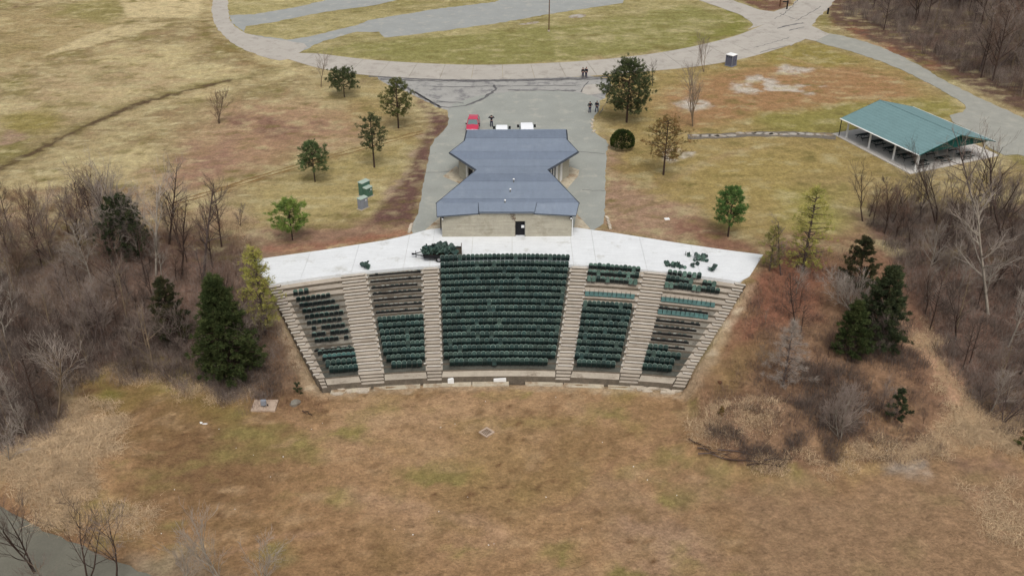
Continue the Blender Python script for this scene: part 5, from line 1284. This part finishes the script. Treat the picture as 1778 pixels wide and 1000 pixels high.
# single bare trees one can point to: base px, base py, top py, form ...
single = [
    (557, 152, 82, 'bark_tan', 'twig', dict(spread=.5, clear=.35, multi=1), 'leafless sapling with forked crown below the left road bend'),
    (380, 215, 152, 'bark_dark', 'twig_red', dict(spread=.40, clear=.06, dens=1.25, multi=2), 'upright bushy leafless tree alone on the brown meadow'),
    (1203, 220, 82, 'bark_tan', 'twig', dict(spread=.36, clear=.25, multi=3), 'tall pale leafless tree with several upright stems beside the big pine'),
    (1222, 125, 48, 'bark_tan', 'twig', dict(spread=.4, clear=.3, multi=2), 'leafless tree at the road edge left of the portable toilet'),
    (1133, 150, 98, 'bark', 'twig_dark', dict(spread=.55, clear=.2), 'dark leafless tree half hidden behind the big pine'),
    (416, 393, 352, 'bark_dark', 'twig', dict(spread=.3, clear=.1), 'thin bare sapling on the grass left of the bright green pine'),
    (270, 478, 292, 'bark_pale', 'twig_pale', dict(spread=.6, clear=.3, dens=1.2, lean=(-.03, 0)), 'large pale trunked leafless tree in front of the round dark cedar'),
    (292, 424, 268, 'bark_dark', 'twig', dict(spread=.35, clear=.3), 'tall slender leafless tree right of the round cedar'),
    (352, 486, 290, 'bark', 'twig_dark', dict(spread=.35, clear=.3), 'tall dark leafless tree above the left evergreens'),
    (313, 486, 330, 'bark_dark', 'twig_red', dict(spread=.33, clear=.3), 'reddish leafless tree between the round cedar and the dark tall one'),
    (175, 446, 262, 'bark', 'twig_pale', dict(spread=.45, clear=.3, dens=1.2, multi=2), 'pale crowned leafless tree left of the round cedar'),
    (28, 480, 345, 'bark_tan', 'twig_red', dict(spread=.7, clear=.15, dens=1.2, multi=3), 'spreading reddish leafless tree at the left picture edge'),
    (98, 728, 555, 'bark_tan', 'twig_pale', dict(spread=.6, clear=.35, dens=1.3), 'wide grey leafless tree leaning over the left field edge'),
    (60, 992, 815, 'bark_dark', 'twig_dark', dict(spread=.45, clear=.3, multi=2), 'dark leafless tree at the bottom left beside the low road'),
    (152, 1012, 860, 'bark_dark', 'twig_dark', dict(spread=.6, clear=.25, multi=2), 'dark forked leafless tree in front of the low road'),
    (200, 1015, 880, 'bark_dark', 'twig', dict(spread=.5, clear=.25), 'thin leafless tree right of the dark forked one by the low road'),
    (15, 800, 725, 'bark_pale', 'twig_pale', dict(spread=.6, clear=.1, multi=2), 'small pale leafless tree at the edge of the tan bank'),
    (385, 1020, 870, 'bark_pale', 'twig_pale', dict(spread=.4, clear=.15, multi=2), 'pale leafless sapling rising from the bottom edge of the field'),
    (320, 1025, 920, 'bark_pale', 'twig_pale', dict(spread=.5, clear=.1, multi=2), 'low pale leafless sapling left of the taller one at the bottom edge'),
    (460, 1035, 930, 'bark_pale', 'twig_pale', dict(spread=.5, clear=.1, multi=2), 'faint pale sapling, rightmost at the bottom edge of the field'),
    (1499, 384, 268, 'bark_dark', 'twig_dark', dict(spread=.5, clear=.25), 'dark leafless tree below the left corner of the shelter slab'),
    (1549, 385, 305, 'bark_dark', 'twig_dark', dict(spread=.3, clear=.3), 'thin leafless tree between two darker ones below the shelter'),
    (1582, 384, 320, 'bark_dark', 'twig_red', dict(spread=.35, clear=.15, multi=3), 'small clump of bare stems below the front corner of the shelter'),
    (1626, 392, 228, 'bark_dark', 'twig_dark', dict(spread=.4, clear=.3, multi=2), 'twin stemmed leafless tree rising in front of the shelter roof'),
    (1660, 385, 300, 'bark', 'twig', dict(spread=.35, clear=.3), 'slim leafless tree to the right of the twin stemmed one'),
    (1745, 420, 205, 'bark_dark', 'twig', dict(spread=.55, clear=.3, tr=.22, dens=1.1), 'big leafless tree with a thick trunk at the right of the shelter slab'),
    (1717, 545, 300, 'bark_pale', 'twig_pale', dict(spread=.45, clear=.3, dens=1.1), 'pale grey leafless tree in the right wood below the thick trunked one'),
    (1700, 400, 215, 'bark', 'twig', dict(spread=.4, clear=.35), 'slender leafless tree standing before the gravel road junction'),
    (1357, 478, 372, 'bark', 'twig', dict(spread=.35, clear=.2), 'thin grey leafless tree beside the yellow green pine on the right'),
    (1382, 560, 470, 'bark_dark', 'twig_dark', dict(spread=.35, clear=.2), 'dark leafless tree on the reddish slope right of the stands'),
    (1460, 765, 655, 'bark_pale', 'twig', dict(spread=.6, clear=.1, dens=1.4, multi=3), 'dense leafless bush tree on the right mound'),
    (1485, 550, 455, 'bark_pale', 'twig_pale', dict(spread=.6, clear=.1, dens=1.4, multi=3), 'grey leafless tree in front of the tall dark cedar'),
    (1540, 610, 520, 'bark', 'twig', dict(spread=.6, clear=.1, dens=1.4, multi=3), 'tangled grey tree at the foot of the tall dark cedar'),
]
for (px, py, top, bk, tw, kw, lab) in single:
    x, y, z, h = px_height(px, py, top)
    if abs(x) > 24:   # the edge trees lean a little inwards, over the clearing
        kw = dict(kw); l0 = kw.get('lean', (0, 0)); kw['lean'] = (l0[0] - x * .0075, l0[1])
    r = bare_tree(rg, h, bk, tw, **kw); setloc(r, x, y, z, 0, 1); tag(r, lab, 'tree')
# prototypes for the woods
protos = []; look = []
for i in range(9):
    kw = dict(spread=rg.uniform(.32, .48) if i % 3 else rg.uniform(.5, .6), clear=rg.uniform(.15, .35), dens=rg.uniform(1.0, 1.25), multi=1 if i % 3 else rg.choice((2, 3)), twig=.011)
    look.append([('grey brown', 'dark brown', 'tan', 'reddish dark', 'pale grey')[i % 5], 'single trunked' if kw['multi'] == 1 else 'many stemmed'])
    bk, tw = [('bark', 'twig'), ('bark_dark', 'twig_dark'), ('bark_tan', 'twig'), ('bark_dark', 'twig_red'), ('bark_pale', 'twig_pale')][i % 5]
    p = bare_tree(rg, 10, bk, tw, **kw); protos.append(p)
used = set()
def in_poly(x, y, P):
    return sdist(np.array([x]), np.array([y]), P)[0] < 0
def wood(poly, z, n, hmin, hmax, lab, grp, mind=1.0, kinds=None):
    P = [un(p[0], p[1], z) for p in poly]
    x0, x1 = min(p[0] for p in P), max(p[0] for p in P); y0, y1 = min(p[1] for p in P), max(p[1] for p in P)
    pts = []; tries = 0
    while len(pts) < n and tries < n * 40:
        tries += 1
        x, y = rg.uniform(x0, x1), rg.uniform(y0, y1)
        if not in_poly(x, y, P) or any((x - a) ** 2 + (y - b) ** 2 < mind ** 2 for a, b in pts): continue
        pts.append((x, y))
    for x, y in pts:
        i = rg.choice(kinds or range(9)); p = protos[i]
        r = p if i not in used else copy_tree(p); used.add(i)
        h = rg.uniform(hmin, hmax); setloc(r, x, y, H1(x, y) - .05, rg.uniform(0, 6.28), h / 10); r.scale = (h / 10 * rg.uniform(.9, 1.25),) * 2 + (h / 10,)
        tag(r, ' '.join(look[i]) + ' ' + lab, 'tree', grp + ', ' + ' '.join(look[i]))
WL_ = [(-60, 460), (60, 450), (170, 465), (260, 480), (340, 485), (420, 490), (470, 540), (450, 655), (330, 640), (230, 628), (105, 640), (60, 740), (-60, 770)]
wood(WL_, -3, 80, 3.5, 8.5, 'leafless tree in the thick wood left of the amphitheatre', 'bare trees of the left wood', 1.3)
wood([(-20, 420), (60, 395), (150, 385), (230, 410), (310, 420), (400, 425), (420, 455), (300, 460), (150, 450), (-20, 475)], 0, 22, 5.0, 9.5, 'leafless tree on the tan upper edge of the left wood', 'slim bare trees along the upper left wood edge', 1.8)
wood([(1495, 400), (1778, 392), (1850, 420), (1850, 690), (1760, 700), (1700, 655), (1620, 570), (1560, 480)], -2, 78, 3.5, 8.5, 'leafless tree in the thick brown wood at the right', 'bare trees of the right wood', 1.3)
wood([(1460, 8), (1510, 45), (1580, 80), (1660, 115), (1710, 142), (1790, 180), (1900, 170), (1900, -60), (1450, -60)], 0, 115, 7, 14, 'tall leafless tree in the dense wood beyond the gravel road', 'bare trees of the far right wood', 1.5, (0, 1, 2, 3, 5, 6, 7, 8))
wood([(1330, 500), (1430, 500), (1560, 610), (1640, 700), (1560, 770), (1440, 780), (1380, 700), (1300, 640)], -3.5, 26, 1.6, 3.8, 'small leafless tree on the mound right of the stands', 'small bare trees on the right mound', 1.4)
wood([(-120, 1010), (20, 985), (70, 1010), (200, 1060), (100, 1100), (-120, 1100)], FIELD, 10, 3, 5, 'leafless tree crowding the bottom left corner by the low road', 'bare trees in the bottom left corner', 1.2)
for i, p in enumerate(protos):
    if i not in used:
        for c in list(p.children): bpy.data.objects.remove(c)
        bpy.data.objects.remove(p)

# ---- conifers
def blades(rg_, centres, dirs, n, length, width, spread):
    """n thin leaf blades per cluster centre"""
    rs = np.random.RandomState(rg_.randint(0, 99999))
    Cn = np.repeat(centres, n, 0); D = np.repeat(dirs, n, 0) + rs.normal(0, spread, (len(centres) * n, 3))
    D /= np.linalg.norm(D, axis=1)[:, None] + 1e-9
    L = length * rs.uniform(.6, 1.2, (len(Cn), 1)); Cn = Cn + rs.normal(0, length * .25, Cn.shape)
    side = np.cross(D, rs.normal(0, 1, D.shape)); side /= np.linalg.norm(side, axis=1)[:, None] + 1e-9
    w = width * rs.uniform(.7, 1.3, (len(Cn), 1))
    V = np.stack([Cn - side * w * .5, Cn + side * w * .5, Cn + D * L], 1).reshape(-1, 3)
    return V, np.arange(len(V)).reshape(-1, 3)
def conifer(px, py, top, wpx, leaf, label, base=.3, prof=None, ncl=420, nb=16, blen=.34, bw=.07, gaps=.35, bark='bark_dark', up=.5, spread=.7, name='pine_tree', limbs_vis=True, cat='tree', flat=.0, seed=None, tr=None):
    x, y, z, h = px_height(px, py, top)
    s = sc_at(y, z); Rr = wpx / s / 2 * (1.25 if prof in (cone_, cone_s) or ncl > 1500 else 1.06)
    rgl = random.Random(seed if seed is not None else px * 7 + py)
    r = empty(name, (x, y, z)); tag(r, label, cat)
    prof = prof or (lambda t: math.sin(PI * min(1, .18 + t * .82)) ** .7)
    segs = [((0, 0, -.3), (0, 0, h * .5), tr or h * .018, h * .012), ((0, 0, h * .5), (rgl.uniform(-.1, .1), 0, h * .96), h * .012, .02)]
    cc, dd = [], []
    cone = prof in (cone_, cone_s) or ncl > 1500
    nbr = max(10, int(ncl / (12 if cone else 9))); per = max(1, ncl // nbr)
    lobes = [(rgl.uniform(0, 2 * PI), rgl.uniform(.7, 1.15)) for _ in range(7)]
    for b in range(nbr):
        t = (b + rgl.random()) / nbr; hz = h * (base + (1 - base) * t * .97)
        az = b * 2.399 + rgl.uniform(-.4, .4)
        rad = Rr * prof(t) * rgl.uniform(1 - gaps * (1.3 if cone else 1.1), 1.10)
        lf = min(lobes, key=lambda q: abs(math.atan2(math.sin(az - q[0]), math.cos(az - q[0]))))[1]; rad *= lf
        tip = Vector((math.cos(az) * rad, math.sin(az) * rad, hz + rad * rgl.uniform(.05, .35) * up))
        st0 = Vector((0, 0, hz - rad * .15))
        segs.append((tuple(st0), tuple(tip), .035 * h / 6, .01))
        for c in range(per):
            f = rgl.uniform(.25, 1.0) ** .6
            p = st0.lerp(tip, f) + Vector((rgl.gauss(0, .16), rgl.gauss(0, .16), rgl.gauss(0, .10))) * Rr * (.30 if cone else .50)
            cc.append(tuple(p)); o = Vector((math.cos(az), math.sin(az), up + .1)).normalized(); dd.append(tuple(o))
    V, F = tubes_fast(segs, 5); link('trunk', arr_mesh('trunk', V, F), M[bark], r)
    V, F = blades(rgl, np.array(cc), np.array(dd), nb, blen, bw, spread)
    link('crown', arr_mesh('crown', V, F), leaf, r)
    return r
Ld = leafm('dark_needles', (60, 70, 44), (82, 86, 56)); Lm = leafm('pine_needles', (72, 88, 54), (96, 104, 66)); Lo = leafm('olive_needles', (92, 92, 50), (66, 76, 44))
Lb = leafm('bright_needles', (116, 132, 64), (88, 110, 56)); Lg = leafm('green_needles', (70, 98, 50), (94, 116, 62)); Lr = leafm('browned_needles', (122, 92, 56), (84, 82, 46))
Ly = leafm('yellow_green_needles', (154, 148, 76), (128, 128, 66)); Lc = leafm('cedar_foliage', (46, 54, 36), (64, 70, 44)); Lbr = leafm('brown_cedar_foliage', (64, 60, 38), (44, 50, 32)); Lk = leafm('dark_conifer_foliage', (48, 58, 30), (66, 72, 40))
Lh = leafm('hedge_foliage', (58, 68, 28), (36, 48, 22)); Lol = leafm('pale_olive_needles', (140, 132, 78), (112, 112, 62))
rnd_ = lambda t: math.sin(PI * min(1, .15 + t * .83)) ** .6
flat_ = lambda t: (math.sin(PI * min(1, .30 + t * .66)) ** .55)
cone_ = lambda t: (1 - t) ** .75 * .98 + .04
cone_w = lambda t: min(1, .5 + t * 2.0) * (1 - t) ** .5 + .05
cone_s = lambda t: min(1, .6 + t * 2.2) * (1 - t) ** .7 + .05
conifer(598, 169, 121, 66, Ld, 'dark green flat topped pine near the left end of the loop road', .38, flat_, 420, 20, .30, .07, .3)
conifer(692, 223, 137, 60, Lo, 'olive brown pine beside the left corner of the old car park', .28, rnd_, 520, 16, .30, .06, .4)
conifer(650, 291, 199, 60, Ld, 'round headed dark pine with a bare lower trunk on the left lawn', .36, rnd_, 330, 15, .30, .065, .35)
conifer(547, 316, 247, 66, Lm, 'spreading mid green pine on the lawn beside the wheel ruts', .36, flat_, 400, 18, .30, .07, .4)
conifer(508, 417, 348, 60, Lb, 'bright yellow green pine above the left end of the plaza', .28, rnd_, 480, 20, .30, .06, .25)
conifer(1088, 213, 104, 104, Ld, 'biggest dark green pine at the right side of the car park', .22, rnd_, 900, 20, .36, .08, .45)
conifer(1152, 304, 204, 92, Lr, 'rusty brown pine with thinning needles behind the round bush', .30, rnd_, 520, 12, .28, .055, .4)
conifer(1264, 411, 324, 60, Lg, 'green pine above the right end of the plaza', .30, lambda t: math.sin(PI * min(1, .25 + t * .72)) ** .8, 480, 20, .30, .06, .35)
conifer(225, 446, 340, 78, Lc, 'round dark cedar behind the pale leafless tree at the left', .08, lambda t: math.sin(PI * min(1, .28 + t * .7)) ** .6, 1000, 22, .26, .07, .15, spread=.6, name='cedar_tree')
conifer(398, 652, 478, 138, Lk, 'largest dark conifer in the wood beside the left end of the stands', .04, lambda t: min(1, .7 + t * 1.2) * (1 - t) ** .85 + .05, 2200, 24, .34, .08, .4, spread=.6, name='conifer_tree', up=.15)
conifer(300, 590, 482, 78, Lbr, 'brownish dark cedar left of the largest dark conifer', .05, cone_s, 700, 20, .28, .07, .35, name='cedar_tree')
conifer(461, 580, 430, 90, Ly, 'airy yellow green pine in front of the left corner of the plaza', .14, cone_w, 640, 13, .32, .05, .45, bark='bark')
conifer(1394, 472, 322, 88, Ly, 'airy yellow green pine in front of the lawn right of the plaza', .08, cone_w, 620, 11, .30, .045, .45, bark='bark')
conifer(1336, 470, 392, 50, Lol, 'faint olive pine overlapping the right tip of the plaza', .12, cone_w, 300, 11, .28, .05, .5, bark='bark')
conifer(1488, 500, 411, 74, Lbr, 'dark brownish cedar top behind the tall dark cedar', .05, cone_s, 600, 20, .26, .07, .3, name='cedar_tree')
conifer(1522, 600, 462, 104, Lc, 'tall dark cedar on the mound right of the stands', .04, cone_s, 1400, 22, .30, .08, .4, name='cedar_tree')
conifer(1472, 618, 522, 72, Lk, 'dark green cedar left of the tall one on the mound', .04, cone_s, 700, 22, .28, .07, .3, name='cedar_tree')
conifer(1554, 728, 674, 38, Lc, 'small dark cedar alone at the foot of the mound', .05, cone_s, 300, 18, .20, .06, .25, name='cedar_tree')
conifer(518, 684, 664, 18, Lc, 'tiny dark evergreen shrub beside the left end of the stands', .02, cone_s, 70, 12, .15, .05, .3, name='evergreen_shrub', cat='shrub')
conifer(1360, 668, 556, 84, M['twig_pale'], 'grey needleless conifer on the slope right of the stands', .05, cone_s, 620, 11, .40, .018, .3, bark='bark', up=.3)
conifer(1252, 722, 706, 12, Lr, 'small rusty seedling on the bare right bank', .05, cone_s, 40, 12, .15, .05, .3, name='evergreen_shrub', cat='shrub')
conifer(1775, 780, 740, 30, Lo, 'half hidden olive shrub at the right picture edge', .05, cone_s, 120, 14, .2, .06, .3, name='evergreen_shrub', cat='shrub')
# clipped round bush: shell of short leaves
x, y, z, h = px_height(1080, 259, 227)
r = empty('round_bush', (x, y, z)); tag(r, 'dense dark round clipped bush by the car park corner', 'bush')
rs = np.random.RandomState(4); q = rs.normal(0, 1, (2600, 3)); q /= np.linalg.norm(q, axis=1)[:, None]; q = q[q[:, 2] > -.35]
cen = q * np.array([1.65, 1.5, h * .60]) * rs.uniform(.86, 1.0, (len(q), 1)) + np.array([0, 0, h * .42])
V, F = blades(rg, cen, q + np.array([0, 0, .3]), 12, .15, .06, .5); link('foliage', arr_mesh('foliage', V, F), Lh, r)
V, F = tubes_fast([((0, 0, -.2), (rg.uniform(-.6, .6), rg.uniform(-.6, .6), h * .6), .05, .02) for _ in range(9)], 4); link('stem', arr_mesh('stem', V, F), M['bark_dark'], r)

# ------------------------------------------------------------------ undergrowth and grass (stuff)
def in_mask(xs, ys, P): return sdist(xs, ys, P) < 0
def scatter_poly(poly, z, n, rs, edge=1.5):
    P = np.array([un(p[0], p[1], z) for p in poly]); lo, hi = P.min(0), P.max(0)
    xs = rs.uniform(lo[0], hi[0], n * 3); ys = rs.uniform(lo[1], hi[1], n * 3)
    w1 = xs + (NZ.fbm(xs * .4, ys * .4, 3) - .5) * 6 * edge / 1.5; w2 = ys + (NY.fbm(xs * .4, ys * .4, 3) - .5) * 6 * edge / 1.5
    m = in_mask(w1, w2, P) & (sdist(xs, ys, stand_poly) > .6); 
    return xs[m][:n], ys[m][:n]
def brush(name, areas, mat, per, hgt, width, seed, spread=.45, arch=.3):
    """thickets of thin curved stems; one object"""
    rs = np.random.RandomState(seed); PX, PY, HH = [], [], []
    for poly, z, n, hk in areas:
        a, b = scatter_poly(poly, z, n, rs); PX.append(a); PY.append(b); HH.append(np.full(len(a), hk))
    PX = np.concatenate(PX); PY = np.concatenate(PY); HH = np.concatenate(HH) * rs.uniform(.55, 1.3, len(PX))
    PZ = height(PX, PY); n = len(PX)
    cx = np.repeat(PX, per) + rs.normal(0, .35, n * per); cy = np.repeat(PY, per) + rs.normal(0, .35, n * per); cz = np.repeat(PZ, per) - .05
    hh = np.repeat(HH, per) * hgt * rs.uniform(.45, 1.1, n * per)
    a = rs.uniform(0, 2 * PI, n * per); sp = rs.gamma(2, spread / 2, n * per)
    A = np.stack([cx, cy, cz], 1)
    Dx, Dy = np.cos(a) * sp, np.sin(a) * sp
    B = A + np.stack([Dx * hh * .5, Dy * hh * .5, hh * .62], 1)
    Cc = B + np.stack([Dx * hh * (.5 + arch) + rs.normal(0, .12, n * per) * hh, Dy * hh * (.5 + arch) + rs.normal(0, .12, n * per) * hh, hh * .38 * rs.uniform(.2, 1, n * per)], 1)
    sd_ = np.stack([-np.sin(a + rs.normal(0, .9, n * per)), np.cos(a), rs.normal(0, .3, n * per)], 1); w = width * rs.uniform(.6, 1.4, (n * per, 1))
    # side branchlet from B
    E_ = B + np.stack([rs.normal(0, .3, n * per) * hh, rs.normal(0, .3, n * per) * hh, hh * .3 * rs.uniform(0, 1, n * per)], 1)
    V = np.stack([A - sd_ * w, A + sd_ * w, B + sd_ * w * .6, B - sd_ * w * .6, Cc, E_], 1).reshape(-1, 3)
    base = (np.arange(n * per) * 6)[:, None]
    F = np.concatenate([base + np.array([[0, 1, 2]]), base + np.array([[0, 2, 3]]), base + np.array([[3, 2, 4]]), base + np.array([[3, 2, 5]])], 0)
    o = link(name, arr_mesh(name, V, F), mat); return o
WR_ = [(1490, 392), (1778, 386), (1900, 392), (1900, 720), (1760, 715), (1690, 665), (1610, 590), (1540, 470)]
HUMP = [(1330, 480), (1440, 480), (1500, 520), (1560, 600), (1640, 700), (1640, 760), (1440, 800), (1260, 790), (1230, 720), (1290, 640), (1290, 560)]
TR = [(1470, 30), (1530, 50), (1600, 90), (1680, 130), (1760, 165), (1900, 210), (1900, -60), (1470, -60)]
LW = [(-100, 475), (60, 465), (170, 470), (280, 478), (420, 490), (478, 570), (455, 672), (330, 648), (230, 636), (108, 645), (70, 745), (-100, 800)]
LWd = [(-100, 560), (330, 560), (440, 640), (430, 672), (330, 650), (230, 636), (108, 645), (70, 745), (-100, 800)]
u1_ = brush('undergrowth', [(LW, -2.5, 1900, 1.0), (WR_, -2.5, 1700, 1.0), (TR, 0, 2600, 1.9)], M['twig'], 20, 1.2, .010, 1)
tag(u1_, 'grey brown leafless undergrowth filling the woods on both sides', 'undergrowth', kind='stuff')
u2_ = brush('undergrowth', [(LWd, -3.5, 1300, 1.0), (WR_, -2.5, 1100, 1.0), (TR, 0, 1900, 2.1), (HUMP, -3.5, 420, .6)], M['twig_dark'], 22, 1.25, .011, 2)
tag(u2_, 'darker leafless thickets low in the woods', 'undergrowth', kind='stuff')
u3_ = brush('undergrowth', [(LW, -2.0, 700, .8), (HUMP, -3.0, 650, .7), ([(1450, 30), (1520, 50), (1590, 88), (1660, 120), (1600, 105), (1520, 72)], 0, 120, .5), ([(200, 420), (400, 440), (430, 520), (300, 520)], -1, 350, .8)], M['twig_red'], 20, 1.1, .011, 3)
u5_ = brush('undergrowth', [([(1225, 745), (1235, 775), (1290, 806), (1390, 818), (1395, 806), (1300, 792), (1250, 765)], FIELD, 330, .6), ([(1390, 640), (1500, 640), (1520, 740), (1450, 790), (1380, 740)], -3.5, 380, 1.0), ([(1440, 500), (1560, 540), (1590, 640), (1480, 640)], -3, 330, 1.0), ([(420, 640), (520, 680), (480, 694), (340, 664)], -4.5, 200, .6)], M['twig_dark'], 20, 1.2, .011, 8)
tag(u5_, 'dark scrub on the right mound and along its foot', 'scrub', kind='stuff')
tag(u3_, 'reddish brown brambles along the wood edges and the right slope', 'brambles', kind='stuff')
u4_ = brush('undergrowth', [([(-60, 330), (200, 320), (310, 350), (430, 390), (440, 440), (300, 430), (60, 400), (-60, 440)], 0, 700, .7), ([(460, 560), (500, 560), (560, 690), (450, 690)], -3, 260, .5), ([(1190, 690), (1300, 560), (1340, 500), (1330, 640), (1360, 760), (1230, 790)], -3.5, 420, .45), ([(330, 655), (440, 690), (520, 700), (440, 660)], FIELD, 120, .5)], M['brushtan'], 18, 1.0, .012, 4)
tag(u4_, 'tan dead weeds on the banks and above the left wood', 'weeds', kind='stuff')
TAN = [(0, 800), (60, 780), (130, 700), (190, 710), (215, 760), (160, 850), (130, 930), (60, 880), (0, 862)]
g1 = brush('dry_grass', [(TAN, FIELD, 1900, 1.0), ([(110, 650), (240, 642), (330, 660), (440, 690), (360, 700), (230, 668)], FIELD, 380, .8), ([(1440, 800), (1560, 770), (1700, 725), (1778, 740), (1800, 800), (1700, 780), (1560, 795), (1460, 825)], FIELD, 800, .9), ([(1560, 570), (1610, 600), (1720, 720), (1740, 745), (1690, 735)], -3.5, 500, .7), ([(1300, 800), (1420, 812), (1460, 830), (1330, 822)], FIELD, 200, .7),
    ([(170, 880), (240, 870), (260, 930), (190, 945)], FIELD, 160, .7), ([(1660, 840), (1778, 830), (1800, 960), (1720, 940)], FIELD, 260, .8), ([(380, 360), (460, 385), (440, 420), (370, 400)], 0, 260, .7), ([(1190, 720), (1260, 700), (1350, 720), (1360, 760), (1290, 790), (1220, 780)], -4, 450, .7)], M['drygrass'], 16, .45, .014, 5, .9, .9)
tag(g1, 'pale tan long dry grass lying over the banks at the field edges', 'dry grass', kind='stuff')
# low grass tufts over the lawns and the field give the turf its grain
M['turf'] = nmat('turf_blades', (0, 0, 0), 1.0, 0.12, 0.8, 5, attr='Col', spec=0.05)
def turf(n, x0, x1, y0, y1, hgt, width, seed, excl):
    rs = np.random.RandomState(seed)
    xs = rs.uniform(x0, x1, n); ys = y0 + (y1 - y0) * rs.uniform(0, 1, n) ** 1.3
    keep = np.abs(xs) < (ys * .56 + 6)
    for P in excl: keep &= sdist(xs, ys, P) > .3
    keep &= NZ.fbm(xs * .5, ys * .5, 3) > .42
    xs, ys = xs[keep], ys[keep]; zs = height(xs, ys); n = len(xs)
    # ground colour under each tuft
    ix = np.clip(np.searchsorted(gx, xs), 0, nxg - 1); iy = np.clip(np.searchsorted(gy, ys), 0, nyg - 1)
    cc = col.reshape(nyg, nxg, 3)[iy, ix] * rs.uniform(.7, 1.35, (n, 1))
    a = rs.uniform(0, 2 * PI, n); w = width * rs.uniform(.6, 1.6, n); h = hgt * rs.uniform(.4, 1.4, n)
    A = np.stack([xs, ys, zs - .02], 1); sdv = np.stack([np.cos(a) * w, np.sin(a) * w, np.zeros(n)], 1); ln = np.stack([rs.normal(0, 1, n) * h * 1.2, rs.normal(0, 1, n) * h * 1.2, h], 1)
    V = np.stack([A - sdv, A + sdv, A + ln], 1).reshape(-1, 3)
    me = arr_mesh('turf', V, np.arange(3 * n).reshape(-1, 3))
    ca = me.color_attributes.new('Col', 'FLOAT_COLOR', 'POINT'); c4 = np.concatenate([np.repeat(cc, 3, 0), np.ones((3 * n, 1))], 1)
    ca.data.foreach_set('color', c4.astype(np.float32).ravel())
    return link('turf', me, M['turf'])
ex = [[un(*p) for p in q] for q in ([(640, 130), (1062, 130), (1045, 178), (1058, 246), (1048, 410), (722, 412), (712, 398), (732, 333), (781, 214), (745, 178)], [(490, 95), (700, 108), (1000, 107), (1330, 40), (1410, 60), (1290, 105), (1000, 135), (700, 138), (500, 110)], [(1400, 56), (1510, 74), (1640, 142), (1800, 216), (1800, 275), (1736, 272), (1640, 205), (1640, 160), (1480, 90)],
     [(428, 60), (640, 36), (860, 0), (1095, -12), (870, 42), (668, 68), (528, 92)], [(366, 28), (384, 62), (492, 108), (540, 78), (396, 20), (372, -12)], [(398, 27), (590, -12), (740, -12), (470, 42), (402, 48)], [(1445, 230), (1580, 305), (1740, 272), (1600, 190)], [(1300, 52), (1200, -10), (1460, -10), (1440, 60)])] + [[tuple(p) for p in [bx[0], bx[4], bx[7], bx[-1], cross(11, 0), cross(11, NROW + 1.7), cross(0, NROW + 1.7), cross(0, 0)]]]
g2 = turf(330000, -100, 100, 48, 205, .10, .035, 9, ex); tag(g2, 'short winter turf over the lawns and the field', 'grass', kind='stuff')
# fallen branches along the foot of the mound
for i, (px, py, L_, a) in enumerate([(1262, 798, 5.0, -.28), (1300, 803, 4.2, -.1), (1240, 788, 3.0, -.5), (1330, 808, 3.4, .05), (1282, 790, 3.6, -.2), (1215, 775, 2.4, -.7), (1350, 800, 2.6, .1), (535, 720, 1.2, -.6)]):
    x, y, z = gp(px, py); mb = MB()
    p0 = Vector((-L_ / 2, 0, .1)); pts_ = [p0 + Vector((L_ * k / 5, rg.uniform(-.15, .15), rg.uniform(0, .25))) for k in range(6)]
    mb.tube(pts_, [.07, .065, .05, .04, .03, .015], 5)
    o = mb.build('fallen_branch', M['bark_dark'] if i % 2 else M['bark'], None, (x, y, z), a)
    for k in (1, 2, 3, 4):
        m2 = MB(); m2.tube([pts_[k], pts_[k] + Vector((rg.uniform(.4, 1), rg.uniform(-.7, .7), rg.uniform(0, .5)))], [.03, .01], 4); m2.build('twig', M['bark_dark'], o)
    tag(o, 'long bare branch in the tangle of dead wood at the foot of the right mound' if i < 7 else 'short pale stick on the ground right of the pinkish plate', 'branch', 'fallen branches at the right mound' if i < 7 else None)
